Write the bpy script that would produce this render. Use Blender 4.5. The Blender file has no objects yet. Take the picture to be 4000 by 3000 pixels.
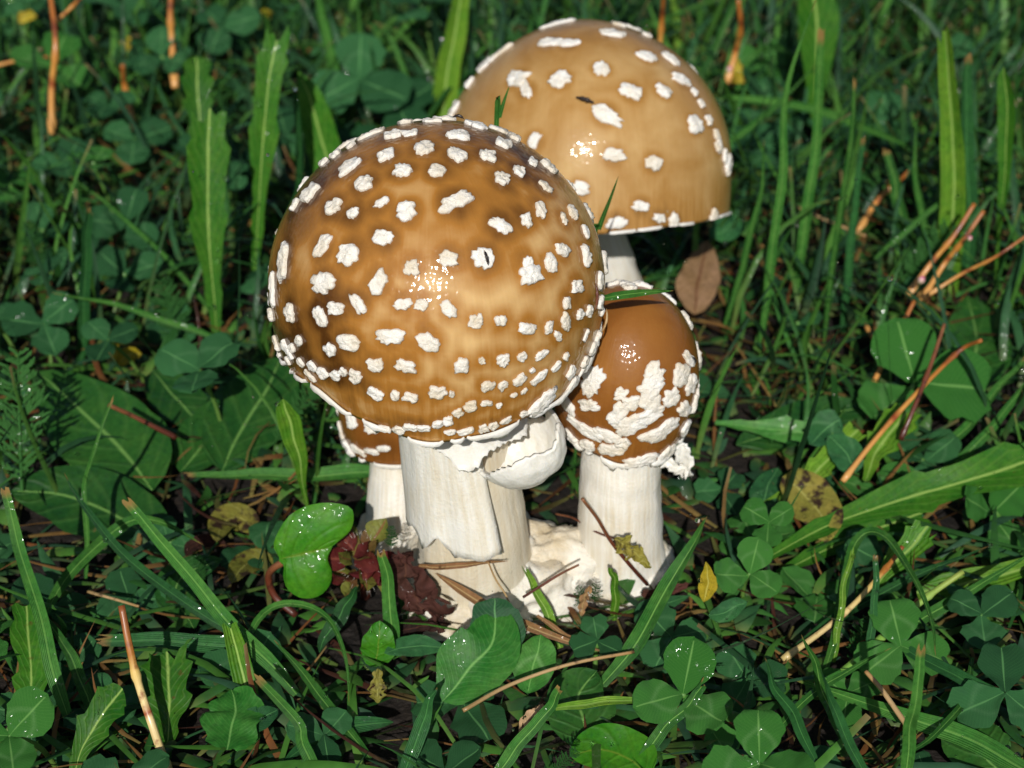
import bpy, bmesh, math, random
import numpy as np
from mathutils import Vector, Matrix, noise
from mathutils.bvhtree import BVHTree

R_ = math.radians
sc = bpy.context.scene
col = sc.collection
random.seed(7)
rng = np.random.default_rng(11)

# ------------------------------------------------------------------ camera
PITCH, CAM_H, TANH = 33.0, 0.29, 0.333
cp, sp = math.cos(R_(PITCH)), math.sin(R_(PITCH))
CAM = Vector((0, 0, CAM_H))
FWD, UPV, RGT = Vector((0, cp, -sp)), Vector((0, sp, cp)), Vector((1, 0, 0))
cd = bpy.data.cameras.new('camera')
cam = bpy.data.objects.new('camera', cd)
col.objects.link(cam)
cam.location = CAM
cam.rotation_euler = (R_(90 - PITCH), 0, 0)
cd.sensor_width = 36
cd.lens = 18 / TANH
cd.clip_start = 0.01
cd.clip_end = 200
cd.dof.use_dof = True
cd.dof.focus_distance = 0.372
cd.dof.aperture_fstop = 17
sc.camera = cam

# ------------------------------------------------------------------ light
SUN_EL, SUN_AZ = 36.5, 4.0          # from behind and a little left of the camera
w = bpy.data.worlds.new('World')
sc.world = w
w.use_nodes = True
nt = w.node_tree
sky = nt.nodes.new('ShaderNodeTexSky')
sky.sky_type = 'NISHITA'
sky.sun_disc = False
sky.sun_elevation = R_(SUN_EL)
sky.sun_rotation = R_(180 + SUN_AZ)
bg = nt.nodes['Background']
bg.inputs[1].default_value = 0.05
nt.links.new(sky.outputs[0], bg.inputs[0])
sd = bpy.data.lights.new('sun', 'SUN')
sun = bpy.data.objects.new('sun', sd)
col.objects.link(sun)
sd.energy = 3.7
sd.angle = R_(0.6)
sd.color = (1, 0.97, 0.92)
tosun = Vector((-math.sin(R_(SUN_AZ)) * math.cos(R_(SUN_EL)), -math.cos(R_(SUN_AZ)) * math.cos(R_(SUN_EL)), math.sin(R_(SUN_EL))))
sun.rotation_euler = (-tosun).to_track_quat('-Z', 'Y').to_euler()
sun.location = tosun * 3
sc.view_settings.view_transform = 'Standard'
sc.view_settings.look = 'None'
sc.view_settings.exposure = 0.0
sc.view_settings.gamma = 1
sc.cycles.use_denoising = True
sc.cycles.max_bounces = 6
sc.cycles.diffuse_bounces = 3
sc.cycles.sample_clamp_indirect = 4


# ------------------------------------------------------------------ helpers
def ray(x, y):
    u = (x - 2000) / 2000 * TANH
    v = (1500 - y) / 2000 * TANH
    return FWD + RGT * u + UPV * v


def at_z(x, y, z=0.0):
    d = ray(x, y)
    return CAM + d * ((z - CAM_H) / d.z)


def at_y(x, y, Y):
    d = ray(x, y)
    return CAM + d * (Y / d.y)


def at_d(x, y, D):
    return CAM + ray(x, y) * D


def pxm(P):                      # size in metres of one photograph pixel at P
    return (P - CAM).dot(FWD) * TANH / 2000


def project(P):
    q = P - CAM
    d = q.dot(FWD)
    return 2000 + q.x / d / TANH * 2000, 1500 - q.dot(UPV) / d / TANH * 2000


def lin(h):
    h = h.lstrip('#')
    o = []
    for i in (0, 2, 4):
        c = int(h[i:i + 2], 16) / 255
        o.append(c / 12.92 if c <= 0.04045 else ((c + 0.055) / 1.055) ** 2.4)
    return (*o, 1)


def tag(o, label=None, cat=None, group=None, kind=None):
    if label: o['label'] = label
    if cat: o['category'] = cat
    if group: o['group'] = group
    if kind: o['kind'] = kind
    return o


def empty(name, loc):
    o = bpy.data.objects.new(name, None)
    o.empty_display_size = 0.01
    col.objects.link(o)
    o.location = loc
    return o


def mesh_obj(name, verts, faces, mat, parent=None, smooth=True, uvs=None, origin=None):
    org = Vector(origin) if origin is not None else Vector((0, 0, 0))
    me = bpy.data.meshes.new(name)
    me.from_pydata([tuple(Vector(v) - org) for v in verts], [], faces)
    if uvs is not None:
        uvl = me.uv_layers.new(name='UVMap')
        idx = np.empty(len(me.loops), dtype=np.int32)
        me.loops.foreach_get('vertex_index', idx)
        uvl.data.foreach_set('uv', np.asarray(uvs, dtype=np.float32)[idx].ravel())
    if smooth:
        me.polygons.foreach_set('use_smooth', [True] * len(me.polygons))
    me.materials.append(mat)
    o = bpy.data.objects.new(name, me)
    col.objects.link(o)
    if parent is not None:
        o.parent = parent
    elif origin is not None:
        o.location = org
    return o


def cr(pts, n):                  # Catmull-Rom resample
    P = [Vector(p) for p in pts]
    if len(P) == 2:
        return [P[0].lerp(P[1], i / (n - 1)) for i in range(n)]
    Q = [P[0] * 2 - P[1]] + P + [P[-1] * 2 - P[-2]]
    out = []
    segs = len(P) - 1
    for i in range(n):
        s = i / (n - 1) * segs
        k = min(int(s), segs - 1)
        t = s - k
        a, b, c, d = Q[k:k + 4]
        out.append(0.5 * ((2 * b) + (c - a) * t + (2 * a - 5 * b + 4 * c - d) * t * t + (3 * b - a - 3 * c + d) * t ** 3))
    return out


def tangents(C):
    T = []
    for i in range(len(C)):
        a, b = C[max(i - 1, 0)], C[min(i + 1, len(C) - 1)]
        T.append((b - a).normalized())
    return T


def tube_geo(C, radii, sides=10, cap=True, squash=1.0, rough=0.0, seed=0):
    T = tangents(C)
    ref = Vector((0, 0, 1)) if abs(T[0].z) < 0.9 else Vector((0, -1, 0))
    A = T[0].cross(ref).normalized()
    V, F, U = [], [], []
    n = len(C)
    for i in range(n):
        A = (A - T[i] * A.dot(T[i])).normalized()
        B = T[i].cross(A)
        for j in range(sides):
            a = 2 * math.pi * j / sides
            r = radii[i]
            if rough:
                r *= 1 + rough * noise.noise(Vector((math.cos(a) * 2.2 + seed, math.sin(a) * 2.2, i * 0.25)))
            V.append(C[i] + (A * math.cos(a) + B * math.sin(a) * squash) * r)
            U.append((j / sides, i / (n - 1)))
    for i in range(n - 1):
        for j in range(sides):
            k = (j + 1) % sides
            F.append((i * sides + j, i * sides + k, (i + 1) * sides + k, (i + 1) * sides + j))
    if cap:
        F.append(tuple(range(sides - 1, -1, -1)))
        F.append(tuple((n - 1) * sides + j for j in range(sides)))
    return V, F, U


def sstep(a, b, x):
    t = max(0.0, min(1.0, (x - a) / (b - a)))
    return t * t * (3 - 2 * t)


# profiles: half width (0..1) along t (0 base .. 1 tip)
def p_blade(t): return min(1, 0.55 + t * 2.2) * min(1, max(0.0, (1 - t) * 1.9)) ** 0.75
def p_cut(t): return min(1, 0.55 + t * 2.2) * (1 - 0.42 * t * t)
def p_oval(t): return max(0.0, math.sin(math.pi * min(1, t ** 0.9))) ** 0.62
def p_lance(t): return max(0.02, math.sin(math.pi * t ** 0.8)) ** 0.85
def p_round(t): return max(0.0, 1 - (2 * t - 1) ** 2) ** 0.5
def p_heart(t): return (max(0.0, 1 - (1.9 * t - 0.85) ** 2 / 1.12) ** 0.5) if t > 0.02 else 0.35
def p_obov(t): return (0.12 + 0.88 * sstep(0, 0.75, t)) * (max(0.0, 1 - max(0, (t - 0.72) / 0.28) ** 2) ** 0.5)


def p_dand(t):
    b = 0.2 + 0.8 * sstep(0, 0.7, t)
    k = t * 5.2
    saw = (k - math.floor(k))
    if t < 0.86:
        b *= 0.66 + 0.42 * saw ** 1.6
    return b * (max(0.0, 1 - max(0, (t - 0.82) / 0.18) ** 2) ** 0.55)


def p_dcut(t):
    b = 0.25 + 0.75 * sstep(0, 0.6, t)
    k = t * 3.1 + 0.3
    return b * (0.74 + 0.32 * (k - math.floor(k)) ** 2)


def strip_geo(C, hw, prof, N, cols=5, fold=0.15, cup=0.0, ripple=0.0, twist=0.0, seed=0.0, ragged=0.0, asym=0.0):
    T = tangents(C)
    n = len(C)
    V, F, U = [], [], []
    for i in range(n):
        t = i / (n - 1)
        Nn = N
        if twist:
            Nn = Matrix.Rotation(twist * t, 3, T[i]) @ N
        S = T[i].cross(Nn)
        if S.length < 1e-4: S = T[i].cross(Vector((1, 0.2, 0)))
        S.normalize()
        M = S.cross(T[i])
        wdt = hw * prof(t)
        for j in range(cols):
            q = 2 * j / (cols - 1) - 1
            e = 1.0
            if ripple:
                e += ripple * abs(q) * noise.noise(Vector((t * 7 + seed, q * 3, seed)))
            P = C[i] + S * (q * wdt * e * (1 + asym * q)) + M * (wdt * (fold * abs(q) + cup * q * q) + (hw * ripple * q * noise.noise(Vector((t * 5 + seed * 2, q * 1.5, 3.1)))))
            if ragged and i >= n - 2:
                P += T[i] * (hw * ragged * (1.5 if i == n - 1 else 0.4) * (noise.noise(Vector((q * 2.3 + seed, 1.7, seed))) + 0.7 * noise.noise(Vector((q * 9 + seed, 4.7, seed)))))
            V.append(P)
            U.append((j / (cols - 1), t))
    for i in range(n - 1):
        for j in range(cols - 1):
            a = i * cols + j
            F.append((a, a + 1, a + cols + 1, a + cols))
    return V, F, U


# ------------------------------------------------------------------ materials
def new_mat(name):
    m = bpy.data.materials.new(name)
    m.use_nodes = True
    n = m.node_tree.nodes
    return m, n, m.node_tree.links, n['Principled BSDF']


def N_(nodes, typ, **kw):
    x = nodes.new(typ)
    for k, v in kw.items():
        if hasattr(x, k): setattr(x, k, v)
        else: x.inputs[k].default_value = v
    return x


def ramp(nodes, stops):
    r = nodes.new('ShaderNodeValToRGB')
    e = r.color_ramp.elements
    while len(e) < len(stops): e.new(0.5)
    for k, (p, c) in enumerate(stops):
        e[k].position = p
        e[k].color = c
    return r


def math_(nodes, links, op, a, b=None, c=None, clamp=False):
    x = nodes.new('ShaderNodeMath')
    x.operation = op
    x.use_clamp = clamp
    for i, v in enumerate((a, b, c)):
        if v is None: continue
        if isinstance(v, (int, float)): x.inputs[i].default_value = v
        else: links.new(v, x.inputs[i])
    return x.outputs[0]


def mix_(nodes, links, fac, a, b, blend='MIX'):
    x = nodes.new('ShaderNodeMix')
    x.data_type = 'RGBA'
    x.blend_type = blend
    for sock, v in ((x.inputs[0], fac), (x.inputs[6], a), (x.inputs[7], b)):
        if isinstance(v, (int, float)): sock.default_value = v
        elif isinstance(v, tuple): sock.default_value = v
        else: links.new(v, sock)
    return x.outputs[2]


def cap_mat(name, dark, mid, pale, bias, contrast, halo_amt, sparkle=1.0):
    m, n, l, b = new_mat(name)
    tc = N_(n, 'ShaderNodeTexCoord')
    n1 = N_(n, 'ShaderNodeTexNoise', **{'Scale': 44.0, 'Detail': 3.0, 'Roughness': 0.5, 'Distortion': 0.8})
    l.new(tc.outputs['Object'], n1.inputs['Vector'])
    mp = N_(n, 'ShaderNodeMapping')
    mp.inputs['Scale'].default_value = (230, 3.0, 1)
    l.new(tc.outputs['UV'], mp.inputs[0])
    n2 = N_(n, 'ShaderNodeTexNoise', **{'Scale': 1.0, 'Detail': 3.0, 'Roughness': 0.6})
    l.new(mp.outputs[0], n2.inputs['Vector'])
    sep = N_(n, 'ShaderNodeSeparateXYZ')
    l.new(tc.outputs['UV'], sep.inputs[0])
    halo = N_(n, 'ShaderNodeAttribute', attribute_name='halo')
    pig_shade = N_(n, 'ShaderNodeAttribute', attribute_name='pigment_shade')
    n5 = N_(n, 'ShaderNodeTexNoise', **{'Scale': 420.0, 'Detail': 3.0, 'Roughness': 0.6})
    l.new(tc.outputs['Object'], n5.inputs['Vector'])
    f = math_(n, l, 'MULTIPLY_ADD', n1.outputs[0], contrast, bias - contrast * 0.5)
    f = math_(n, l, 'ADD', f, pig_shade.outputs['Fac'])
    fib = math_(n, l, 'SUBTRACT', n2.outputs[0], 0.5)
    fibw = math_(n, l, 'MULTIPLY_ADD', math_(n, l, 'POWER', sep.outputs[1], 3.0), 0.5, 0.07)
    fib = math_(n, l, 'MULTIPLY', fib, fibw)
    f = math_(n, l, 'ADD', f, fib)
    f = math_(n, l, 'MULTIPLY_ADD', n5.outputs[0], 0.08, math_(n, l, 'SUBTRACT', f, 0.04))
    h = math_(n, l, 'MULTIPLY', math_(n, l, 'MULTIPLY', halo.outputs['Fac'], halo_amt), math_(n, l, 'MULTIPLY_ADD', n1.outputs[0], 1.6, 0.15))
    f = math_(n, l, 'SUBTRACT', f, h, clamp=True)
    r = ramp(n, [(0.05, dark), (0.45, mid), (0.95, pale)])
    l.new(f, r.inputs[0])
    l.new(r.outputs[0], b.inputs['Base Color'])
    b.inputs['Roughness'].default_value = 0.45
    b.inputs['Specular IOR Level'].default_value = 0.16
    b.inputs['Subsurface Weight'].default_value = 0.10
    b.inputs['Subsurface Radius'].default_value = (1.0, 0.5, 0.2)
    b.inputs['Subsurface Scale'].default_value = 0.003
    b.inputs['Coat Weight'].default_value = 0.75
    b.inputs['Coat Roughness'].default_value = 0.10
    b.inputs['Coat IOR'].default_value = 1.4
    n3 = N_(n, 'ShaderNodeTexNoise', **{'Scale': 820.0, 'Detail': 0.0})
    l.new(tc.outputs['Object'], n3.inputs['Vector'])
    bp = N_(n, 'ShaderNodeBump', **{'Strength': 1.0, 'Distance': 0.00022 * sparkle})
    l.new(n3.outputs[0], bp.inputs['Height'])
    l.new(bp.outputs[0], b.inputs['Coat Normal'])
    hs = math_(n, l, 'MULTIPLY_ADD', n2.outputs[0], 0.5, n5.outputs[0])
    bp2 = N_(n, 'ShaderNodeBump', **{'Strength': 0.22, 'Distance': 0.0004})
    l.new(hs, bp2.inputs['Height'])
    l.new(bp2.outputs[0], b.inputs['Normal'])
    return m


def white_mat(name, c1, c2, stretch=(90, 5), uvspace=True, bump=0.35, rough=0.55, grain=900.0, sss=0.15, coat=0.0):
    m, n, l, b = new_mat(name)
    tc = N_(n, 'ShaderNodeTexCoord')
    mp = N_(n, 'ShaderNodeMapping')
    if uvspace:
        mp.inputs['Scale'].default_value = (stretch[0], stretch[1], 1)
        l.new(tc.outputs['UV'], mp.inputs[0])
    else:
        mp.inputs['Scale'].default_value = (stretch[0],) * 3
        l.new(tc.outputs['Object'], mp.inputs[0])
    n1 = N_(n, 'ShaderNodeTexNoise', **{'Scale': 1.0, 'Detail': 4.0, 'Roughness': 0.6})
    l.new(mp.outputs[0], n1.inputs['Vector'])
    n2 = N_(n, 'ShaderNodeTexNoise', **{'Scale': grain, 'Detail': 3.0, 'Roughness': 0.65})
    l.new(tc.outputs['Object'], n2.inputs['Vector'])
    n4 = N_(n, 'ShaderNodeTexNoise', **{'Scale': 55.0, 'Detail': 3.0})
    l.new(tc.outputs['Object'], n4.inputs['Vector'])
    f = math_(n, l, 'MULTIPLY_ADD', n1.outputs[0], 0.6, math_(n, l, 'MULTIPLY', n4.outputs[0], 0.5))
    r = ramp(n, [(0.36, c2), (0.62, c1)])
    l.new(f, r.inputs[0])
    l.new(r.outputs[0], b.inputs['Base Color'])
    b.inputs['Roughness'].default_value = rough
    b.inputs['Specular IOR Level'].default_value = 0.35
    b.inputs['Subsurface Weight'].default_value = sss
    b.inputs['Subsurface Radius'].default_value = (1.0, 0.75, 0.5)
    b.inputs['Subsurface Scale'].default_value = 0.003
    h = math_(n, l, 'MULTIPLY_ADD', n1.outputs[0], 0.8, n2.outputs[0])
    bp = N_(n, 'ShaderNodeBump', **{'Strength': bump, 'Distance': 0.0006})
    l.new(h, bp.inputs['Height'])
    l.new(bp.outputs[0], b.inputs['Normal'])
    if coat:
        b.inputs['Coat Weight'].default_value = coat
        b.inputs['Coat Roughness'].default_value = 0.15
        l.new(bp.outputs[0], b.inputs['Coat Normal'])
    return m


def leaf_mat(name, c1, c2, rib=None, ribw=0.05, veins='parallel', nv=9, rough=0.5, spots=None, spot_amt=0.6, chevron=None, tip=None,
             wet=0.35, back=None, vary=0.25, transl=0.22, vdepth=0.5):
    c1, c2 = [(c_[0] * 0.86, c_[1] * 0.72, c_[2] * 0.80, 1) for c_ in (c1, c2)]
    m, n, l, b = new_mat(name)
    tc = N_(n, 'ShaderNodeTexCoord')
    oi = N_(n, 'ShaderNodeObjectInfo')
    sep = N_(n, 'ShaderNodeSeparateXYZ')
    l.new(tc.outputs['UV'], sep.inputs[0])
    n1 = N_(n, 'ShaderNodeTexNoise', **{'Scale': 130.0, 'Detail': 4.0, 'Roughness': 0.65})
    l.new(tc.outputs['Object'], n1.inputs['Vector'])
    f = math_(n, l, 'MULTIPLY_ADD', math_(n, l, 'SUBTRACT', oi.outputs['Random'], 0.5), vary * 2, math_(n, l, 'MULTIPLY_ADD', n1.outputs[0], 0.9, 0.05))
    r = ramp(n, [(0.2, c1), (0.8, c2)])
    l.new(f, r.inputs[0])
    n9 = N_(n, 'ShaderNodeTexNoise', **{'Scale': 620.0, 'Detail': 3.0, 'Roughness': 0.7})
    l.new(tc.outputs['Object'], n9.inputs['Vector'])
    hv = N_(n, 'ShaderNodeHueSaturation')
    l.new(r.outputs[0], hv.inputs['Color'])
    l.new(math_(n, l, 'MULTIPLY_ADD', n9.outputs[0], 1.1, 0.45), hv.inputs['Value'])
    l.new(math_(n, l, 'MULTIPLY_ADD', n1.outputs[0], -0.05, 0.525), hv.inputs['Hue'])
    c = hv.outputs[0]
    au = math_(n, l, 'ABSOLUTE', math_(n, l, 'SUBTRACT', sep.outputs[0], 0.5))      # 0 midrib .. 0.5 edge
    if veins == 'parallel':
        ph = math_(n, l, 'MULTIPLY', sep.outputs[0], nv * 6.283)
    else:
        ph = math_(n, l, 'MULTIPLY', math_(n, l, 'SUBTRACT', sep.outputs[1], math_(n, l, 'MULTIPLY', au, 0.55)), nv * 6.283)
    vs = math_(n, l, 'SINE', ph)
    if veins == 'parallel':
        mp_ = N_(n, 'ShaderNodeMapping')
        mp_.inputs['Scale'].default_value = (26, 1.6, 1)
        l.new(tc.outputs['UV'], mp_.inputs[0])
        n7 = N_(n, 'ShaderNodeTexNoise', **{'Scale': 1.0, 'Detail': 2.0, 'Roughness': 0.6})
        l.new(mp_.outputs[0], n7.inputs['Vector'])
        hv2 = N_(n, 'ShaderNodeHueSaturation')
        l.new(c, hv2.inputs['Color'])
        l.new(math_(n, l, 'MULTIPLY_ADD', n7.outputs[0], 1.3, 0.35), hv2.inputs['Value'])
        c = hv2.outputs[0]
    if veins != 'parallel':
        vs = math_(n, l, 'POWER', math_(n, l, 'MULTIPLY_ADD', vs, 0.5, 0.5), 6.0)
    if rib:
        rm = math_(n, l, 'SUBTRACT', 1.0, math_(n, l, 'DIVIDE', au, ribw), clamp=True)
        c = mix_(n, l, math_(n, l, 'MULTIPLY', rm, 0.8), c, rib)
        c = mix_(n, l, math_(n, l, 'MULTIPLY', vs, 0.07, clamp=True), c, rib)
    if chevron:
        cv = math_(n, l, 'SUBTRACT', sep.outputs[1], math_(n, l, 'SUBTRACT', 0.62, math_(n, l, 'MULTIPLY', au, 0.8)))
        cv = math_(n, l, 'SUBTRACT', 1.0, math_(n, l, 'DIVIDE', math_(n, l, 'ABSOLUTE', cv), 0.09), clamp=True)
        cv = math_(n, l, 'MULTIPLY', cv, math_(n, l, 'MULTIPLY_ADD', n1.outputs[0], 1.6, -0.55, clamp=True))
        cv = math_(n, l, 'MULTIPLY', cv, math_(n, l, 'GREATER_THAN', oi.outputs['Random'], 0.35))
        c = mix_(n, l, math_(n, l, 'MULTIPLY', cv, 0.55), c, chevron)
    if spots:
        n2 = N_(n, 'ShaderNodeTexNoise', **{'Scale': 220.0, 'Detail': 3.0, 'Roughness': 0.6})
        l.new(tc.outputs['Object'], n2.inputs['Vector'])
        sp_ = math_(n, l, 'MULTIPLY_ADD', n2.outputs[0], 9.0, -9.0 * (0.78 - 0.3 * spot_amt), clamp=True)
        c = mix_(n, l, sp_, c, spots)
    if tip:
        tp = math_(n, l, 'MULTIPLY_ADD', math_(n, l, 'ADD', sep.outputs[1], math_(n, l, 'MULTIPLY', n1.outputs[0], 0.05)), 26.0, -25.2, clamp=True)
        c = mix_(n, l, tp, c, tip)
    geo = wc = N_(n, 'ShaderNodeNewGeometry')
    l.new(c, b.inputs['Base Color'])
    if back:
        c = mix_(n, l, math_(n, l, 'MULTIPLY', geo.outputs['Backfacing'], 0.6), c, back)
        l.new(c, b.inputs['Base Color'])
    b.inputs['Roughness'].default_value = rough
    b.inputs['Specular IOR Level'].default_value = 0.22
    b.inputs['Coat Roughness'].default_value = 0.11
    n3 = N_(n, 'ShaderNodeTexNoise', **{'Scale': 900.0, 'Detail': 0.0})
    l.new(wc.outputs['Position'], n3.inputs['Vector'])
    n8 = N_(n, 'ShaderNodeTexNoise', **{'Scale': 150.0, 'Detail': 1.0})
    l.new(wc.outputs['Position'], n8.inputs['Vector'])
    wm = math_(n, l, 'MULTIPLY_ADD', n3.outputs[0], 14.0, -14.0 * 0.54, clamp=True)
    wm2 = math_(n, l, 'MULTIPLY_ADD', n8.outputs[0], 8.0, -8.0 * (0.60 - 0.3 * wet), clamp=True)
    l.new(math_(n, l, 'MULTIPLY', wm, wm2), b.inputs['Coat Weight'])
    h = math_(n, l, 'MULTIPLY_ADD', vs, 0.35 * vdepth, n1.outputs[0])
    bp = N_(n, 'ShaderNodeBump', **{'Strength': 0.6, 'Distance': 0.0007})
    l.new(h, bp.inputs['Height'])
    l.new(bp.outputs[0], b.inputs['Normal'])
    bp3 = N_(n, 'ShaderNodeBump', **{'Strength': 1.0, 'Distance': 0.0004})
    l.new(n3.outputs[0], bp3.inputs['Height'])
    l.new(bp3.outputs[0], b.inputs['Coat Normal'])
    if transl:
        tr = N_(n, 'ShaderNodeBsdfTranslucent')
        l.new(c, tr.inputs[0])
        ms = N_(n, 'ShaderNodeMixShader')
        ms.inputs[0].default_value = transl
        l.new(b.outputs[0], ms.inputs[1])
        l.new(tr.outputs[0], ms.inputs[2])
        l.new(ms.outputs[0], n['Material Output'].inputs[0])
    return m


def attr_mat(name, rough=0.5, wet=0.3, nscale=900.0, veins=False):
    m, n, l, b = new_mat(name)
    a = N_(n, 'ShaderNodeAttribute', attribute_name='tint')
    tc = N_(n, 'ShaderNodeTexCoord')
    n1 = N_(n, 'ShaderNodeTexNoise', **{'Scale': 260.0, 'Detail': 3.0})
    l.new(tc.outputs['Object'], n1.inputs['Vector'])
    v = math_(n, l, 'MULTIPLY_ADD', n1.outputs[0], 0.9, 0.55)
    hs = N_(n, 'ShaderNodeHueSaturation')
    l.new(a.outputs['Color'], hs.inputs['Color'])
    l.new(v, hs.inputs['Value'])
    l.new(hs.outputs[0], b.inputs['Base Color'])
    b.inputs['Roughness'].default_value = rough
    b.inputs['Specular IOR Level'].default_value = 0.22
    b.inputs['Coat Roughness'].default_value = 0.11
    n3 = N_(n, 'ShaderNodeTexNoise', **{'Scale': nscale, 'Detail': 0.0})
    l.new(tc.outputs['Object'], n3.inputs['Vector'])
    l.new(math_(n, l, 'MULTIPLY_ADD', n3.outputs[0], 14.0, -14.0 * 0.60, clamp=True), b.inputs['Coat Weight'])
    bp = N_(n, 'ShaderNodeBump', **{'Strength': 1.0, 'Distance': 0.0004})
    l.new(n3.outputs[0], bp.inputs['Height'])
    l.new(bp.outputs[0], b.inputs['Coat Normal'])
    tr = N_(n, 'ShaderNodeBsdfTranslucent')
    l.new(hs.outputs[0], tr.inputs[0])
    ms = N_(n, 'ShaderNodeMixShader')
    ms.inputs[0].default_value = 0.2
    l.new(b.outputs[0], ms.inputs[1])
    l.new(tr.outputs[0], ms.inputs[2])
    l.new(ms.outputs[0], n['Material Output'].inputs[0])
    return m


def stalk_mat(name, stops, rough=0.45, spots=None, wet=0.35):
    """colour along the stalk (UV v) with blotches"""
    m, n, l, b = new_mat(name)
    tc = N_(n, 'ShaderNodeTexCoord')
    sep = N_(n, 'ShaderNodeSeparateXYZ')
    l.new(tc.outputs['UV'], sep.inputs[0])
    n1 = N_(n, 'ShaderNodeTexNoise', **{'Scale': 170.0, 'Detail': 4.0})
    l.new(tc.outputs['Object'], n1.inputs['Vector'])
    f = math_(n, l, 'MULTIPLY_ADD', n1.outputs[0], 0.16, math_(n, l, 'SUBTRACT', sep.outputs[1], 0.08))
    r = ramp(n, stops)
    l.new(f, r.inputs[0])
    c = r.outputs[0]
    if spots:
        n2 = N_(n, 'ShaderNodeTexNoise', **{'Scale': 330.0, 'Detail': 4.0})
        l.new(tc.outputs['Object'], n2.inputs['Vector'])
        c = mix_(n, l, math_(n, l, 'MULTIPLY_ADD', n2.outputs[0], 7.0, -4.1, clamp=True), c, spots)
    l.new(c, b.inputs['Base Color'])
    b.inputs['Roughness'].default_value = rough
    b.inputs['Coat Weight'].default_value = wet
    b.inputs['Coat Roughness'].default_value = 0.2
    mp = N_(n, 'ShaderNodeMapping')
    mp.inputs['Scale'].default_value = (22, 2, 1)
    l.new(tc.outputs['UV'], mp.inputs[0])
    n3 = N_(n, 'ShaderNodeTexNoise', **{'Scale': 1.0, 'Detail': 3.0})
    l.new(mp.outputs[0], n3.inputs['Vector'])
    bp = N_(n, 'ShaderNodeBump', **{'Strength': 0.5, 'Distance': 0.0004})
    l.new(n3.outputs[0], bp.inputs['Height'])
    l.new(bp.outputs[0], b.inputs['Normal'])
    return m


M = {}
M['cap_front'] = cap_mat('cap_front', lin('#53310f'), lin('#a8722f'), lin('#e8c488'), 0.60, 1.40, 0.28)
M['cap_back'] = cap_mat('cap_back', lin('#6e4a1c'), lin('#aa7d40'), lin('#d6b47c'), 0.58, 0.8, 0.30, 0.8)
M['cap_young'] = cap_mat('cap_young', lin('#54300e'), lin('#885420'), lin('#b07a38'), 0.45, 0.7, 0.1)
M['wart'] = white_mat('wart', lin('#f6f1e7'), lin('#dcccb0'), (160, 1), False, 0.8, 0.5, 1500.0, 0.1, 0.35)
M['stem'] = white_mat('stem', lin('#e9e5da'), lin('#d2c5aa'), (60, 3), True, 0.45, 0.5, 900.0, 0.15, 0.1)
M['bulb'] = white_mat('bulb', lin('#e8e2d4'), lin('#c9b795'), (120, 1), False, 0.9, 0.6, 700.0, 0.15)
M['stem_cream'] = white_mat('stem_cream', lin('#e6dcc6'), lin('#cfbd9a'), (46, 3), True, 0.4, 0.55, 900.0, 0.15)
M['veil'] = white_mat('veil', lin('#f0ece2'), lin('#e0d8c6'), (40, 4), True, 0.35, 0.5, 1000.0, 0.15, 0.15)
M['gill'] = white_mat('gill', lin('#ebe7de'), lin('#ddd6c8'), (60, 2), True, 0.2, 0.6)
M['soil'], n, l, b = new_mat('soil')
tc = N_(n, 'ShaderNodeTexCoord')
n1 = N_(n, 'ShaderNodeTexNoise', **{'Scale': 60.0, 'Detail': 8.0, 'Roughness': 0.7})
l.new(tc.outputs['Object'], n1.inputs['Vector'])
r = ramp(n, [(0.3, lin('#0c0805')), (0.55, lin('#1d140c')), (0.8, lin('#2f2412'))])
l.new(n1.outputs[0], r.inputs[0])
l.new(r.outputs[0], b.inputs['Base Color'])
b.inputs['Roughness'].default_value = 0.8
n2 = N_(n, 'ShaderNodeTexNoise', **{'Scale': 300.0, 'Detail': 6.0})
l.new(tc.outputs['Object'], n2.inputs['Vector'])
bp = N_(n, 'ShaderNodeBump', **{'Strength': 0.9, 'Distance': 0.003})
l.new(n2.outputs[0], bp.inputs['Height'])
l.new(bp.outputs[0], b.inputs['Normal'])

M['blade'] = leaf_mat('blade', lin('#2c6a24'), lin('#4f9a3c'), rib=lin('#8abf5e'), ribw=0.06, nv=9, tip=lin('#9c8048'), wet=0.35)
M['blade_dark'] = leaf_mat('blade_dark', lin('#1d4f22'), lin('#34783a'), rib=lin('#5c9c52'), ribw=0.05, nv=9, tip=lin('#8a7040'), wet=0.5)
M['blade_lime'] = leaf_mat('blade_lime', lin('#4a8a1c'), lin('#7db834'), rib=lin('#b4d470'), ribw=0.07, nv=6, wet=0.3)
M['dandelion'] = leaf_mat('dandelion', lin('#2c6a16'), lin('#458c22'), rib=lin('#a9c866'), ribw=0.05, veins='pinnate', nv=9, spots=lin('#5a3a1c'), spot_amt=0.3, wet=0.3)
M['clover'] = leaf_mat('clover', lin('#235a30'), lin('#3f8548'), rib=lin('#6ba864'), ribw=0.03, veins='pinnate', nv=16, chevron=lin('#7fae7a'), wet=0.15, back=lin('#6f9c74'), vary=0.3, rough=0.55, vdepth=0.2)
M['clover_bright'] = leaf_mat('clover_bright', lin('#2f7a26'), lin('#4f9c40'), rib=lin('#83ba62'), ribw=0.03, veins='pinnate', nv=16, chevron=lin('#a2cc8a'), wet=0.2, back=lin('#7aa878'), vary=0.2, rough=0.5, vdepth=0.2)
M['broad'] = leaf_mat('broad', lin('#205420'), lin('#3a7a2c'), rib=lin('#7fae58'), ribw=0.03, veins='pinnate', nv=6, spots=lin('#6a5a2a'), spot_amt=0.15, wet=0.55, vary=0.2, vdepth=1.4)
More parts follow.
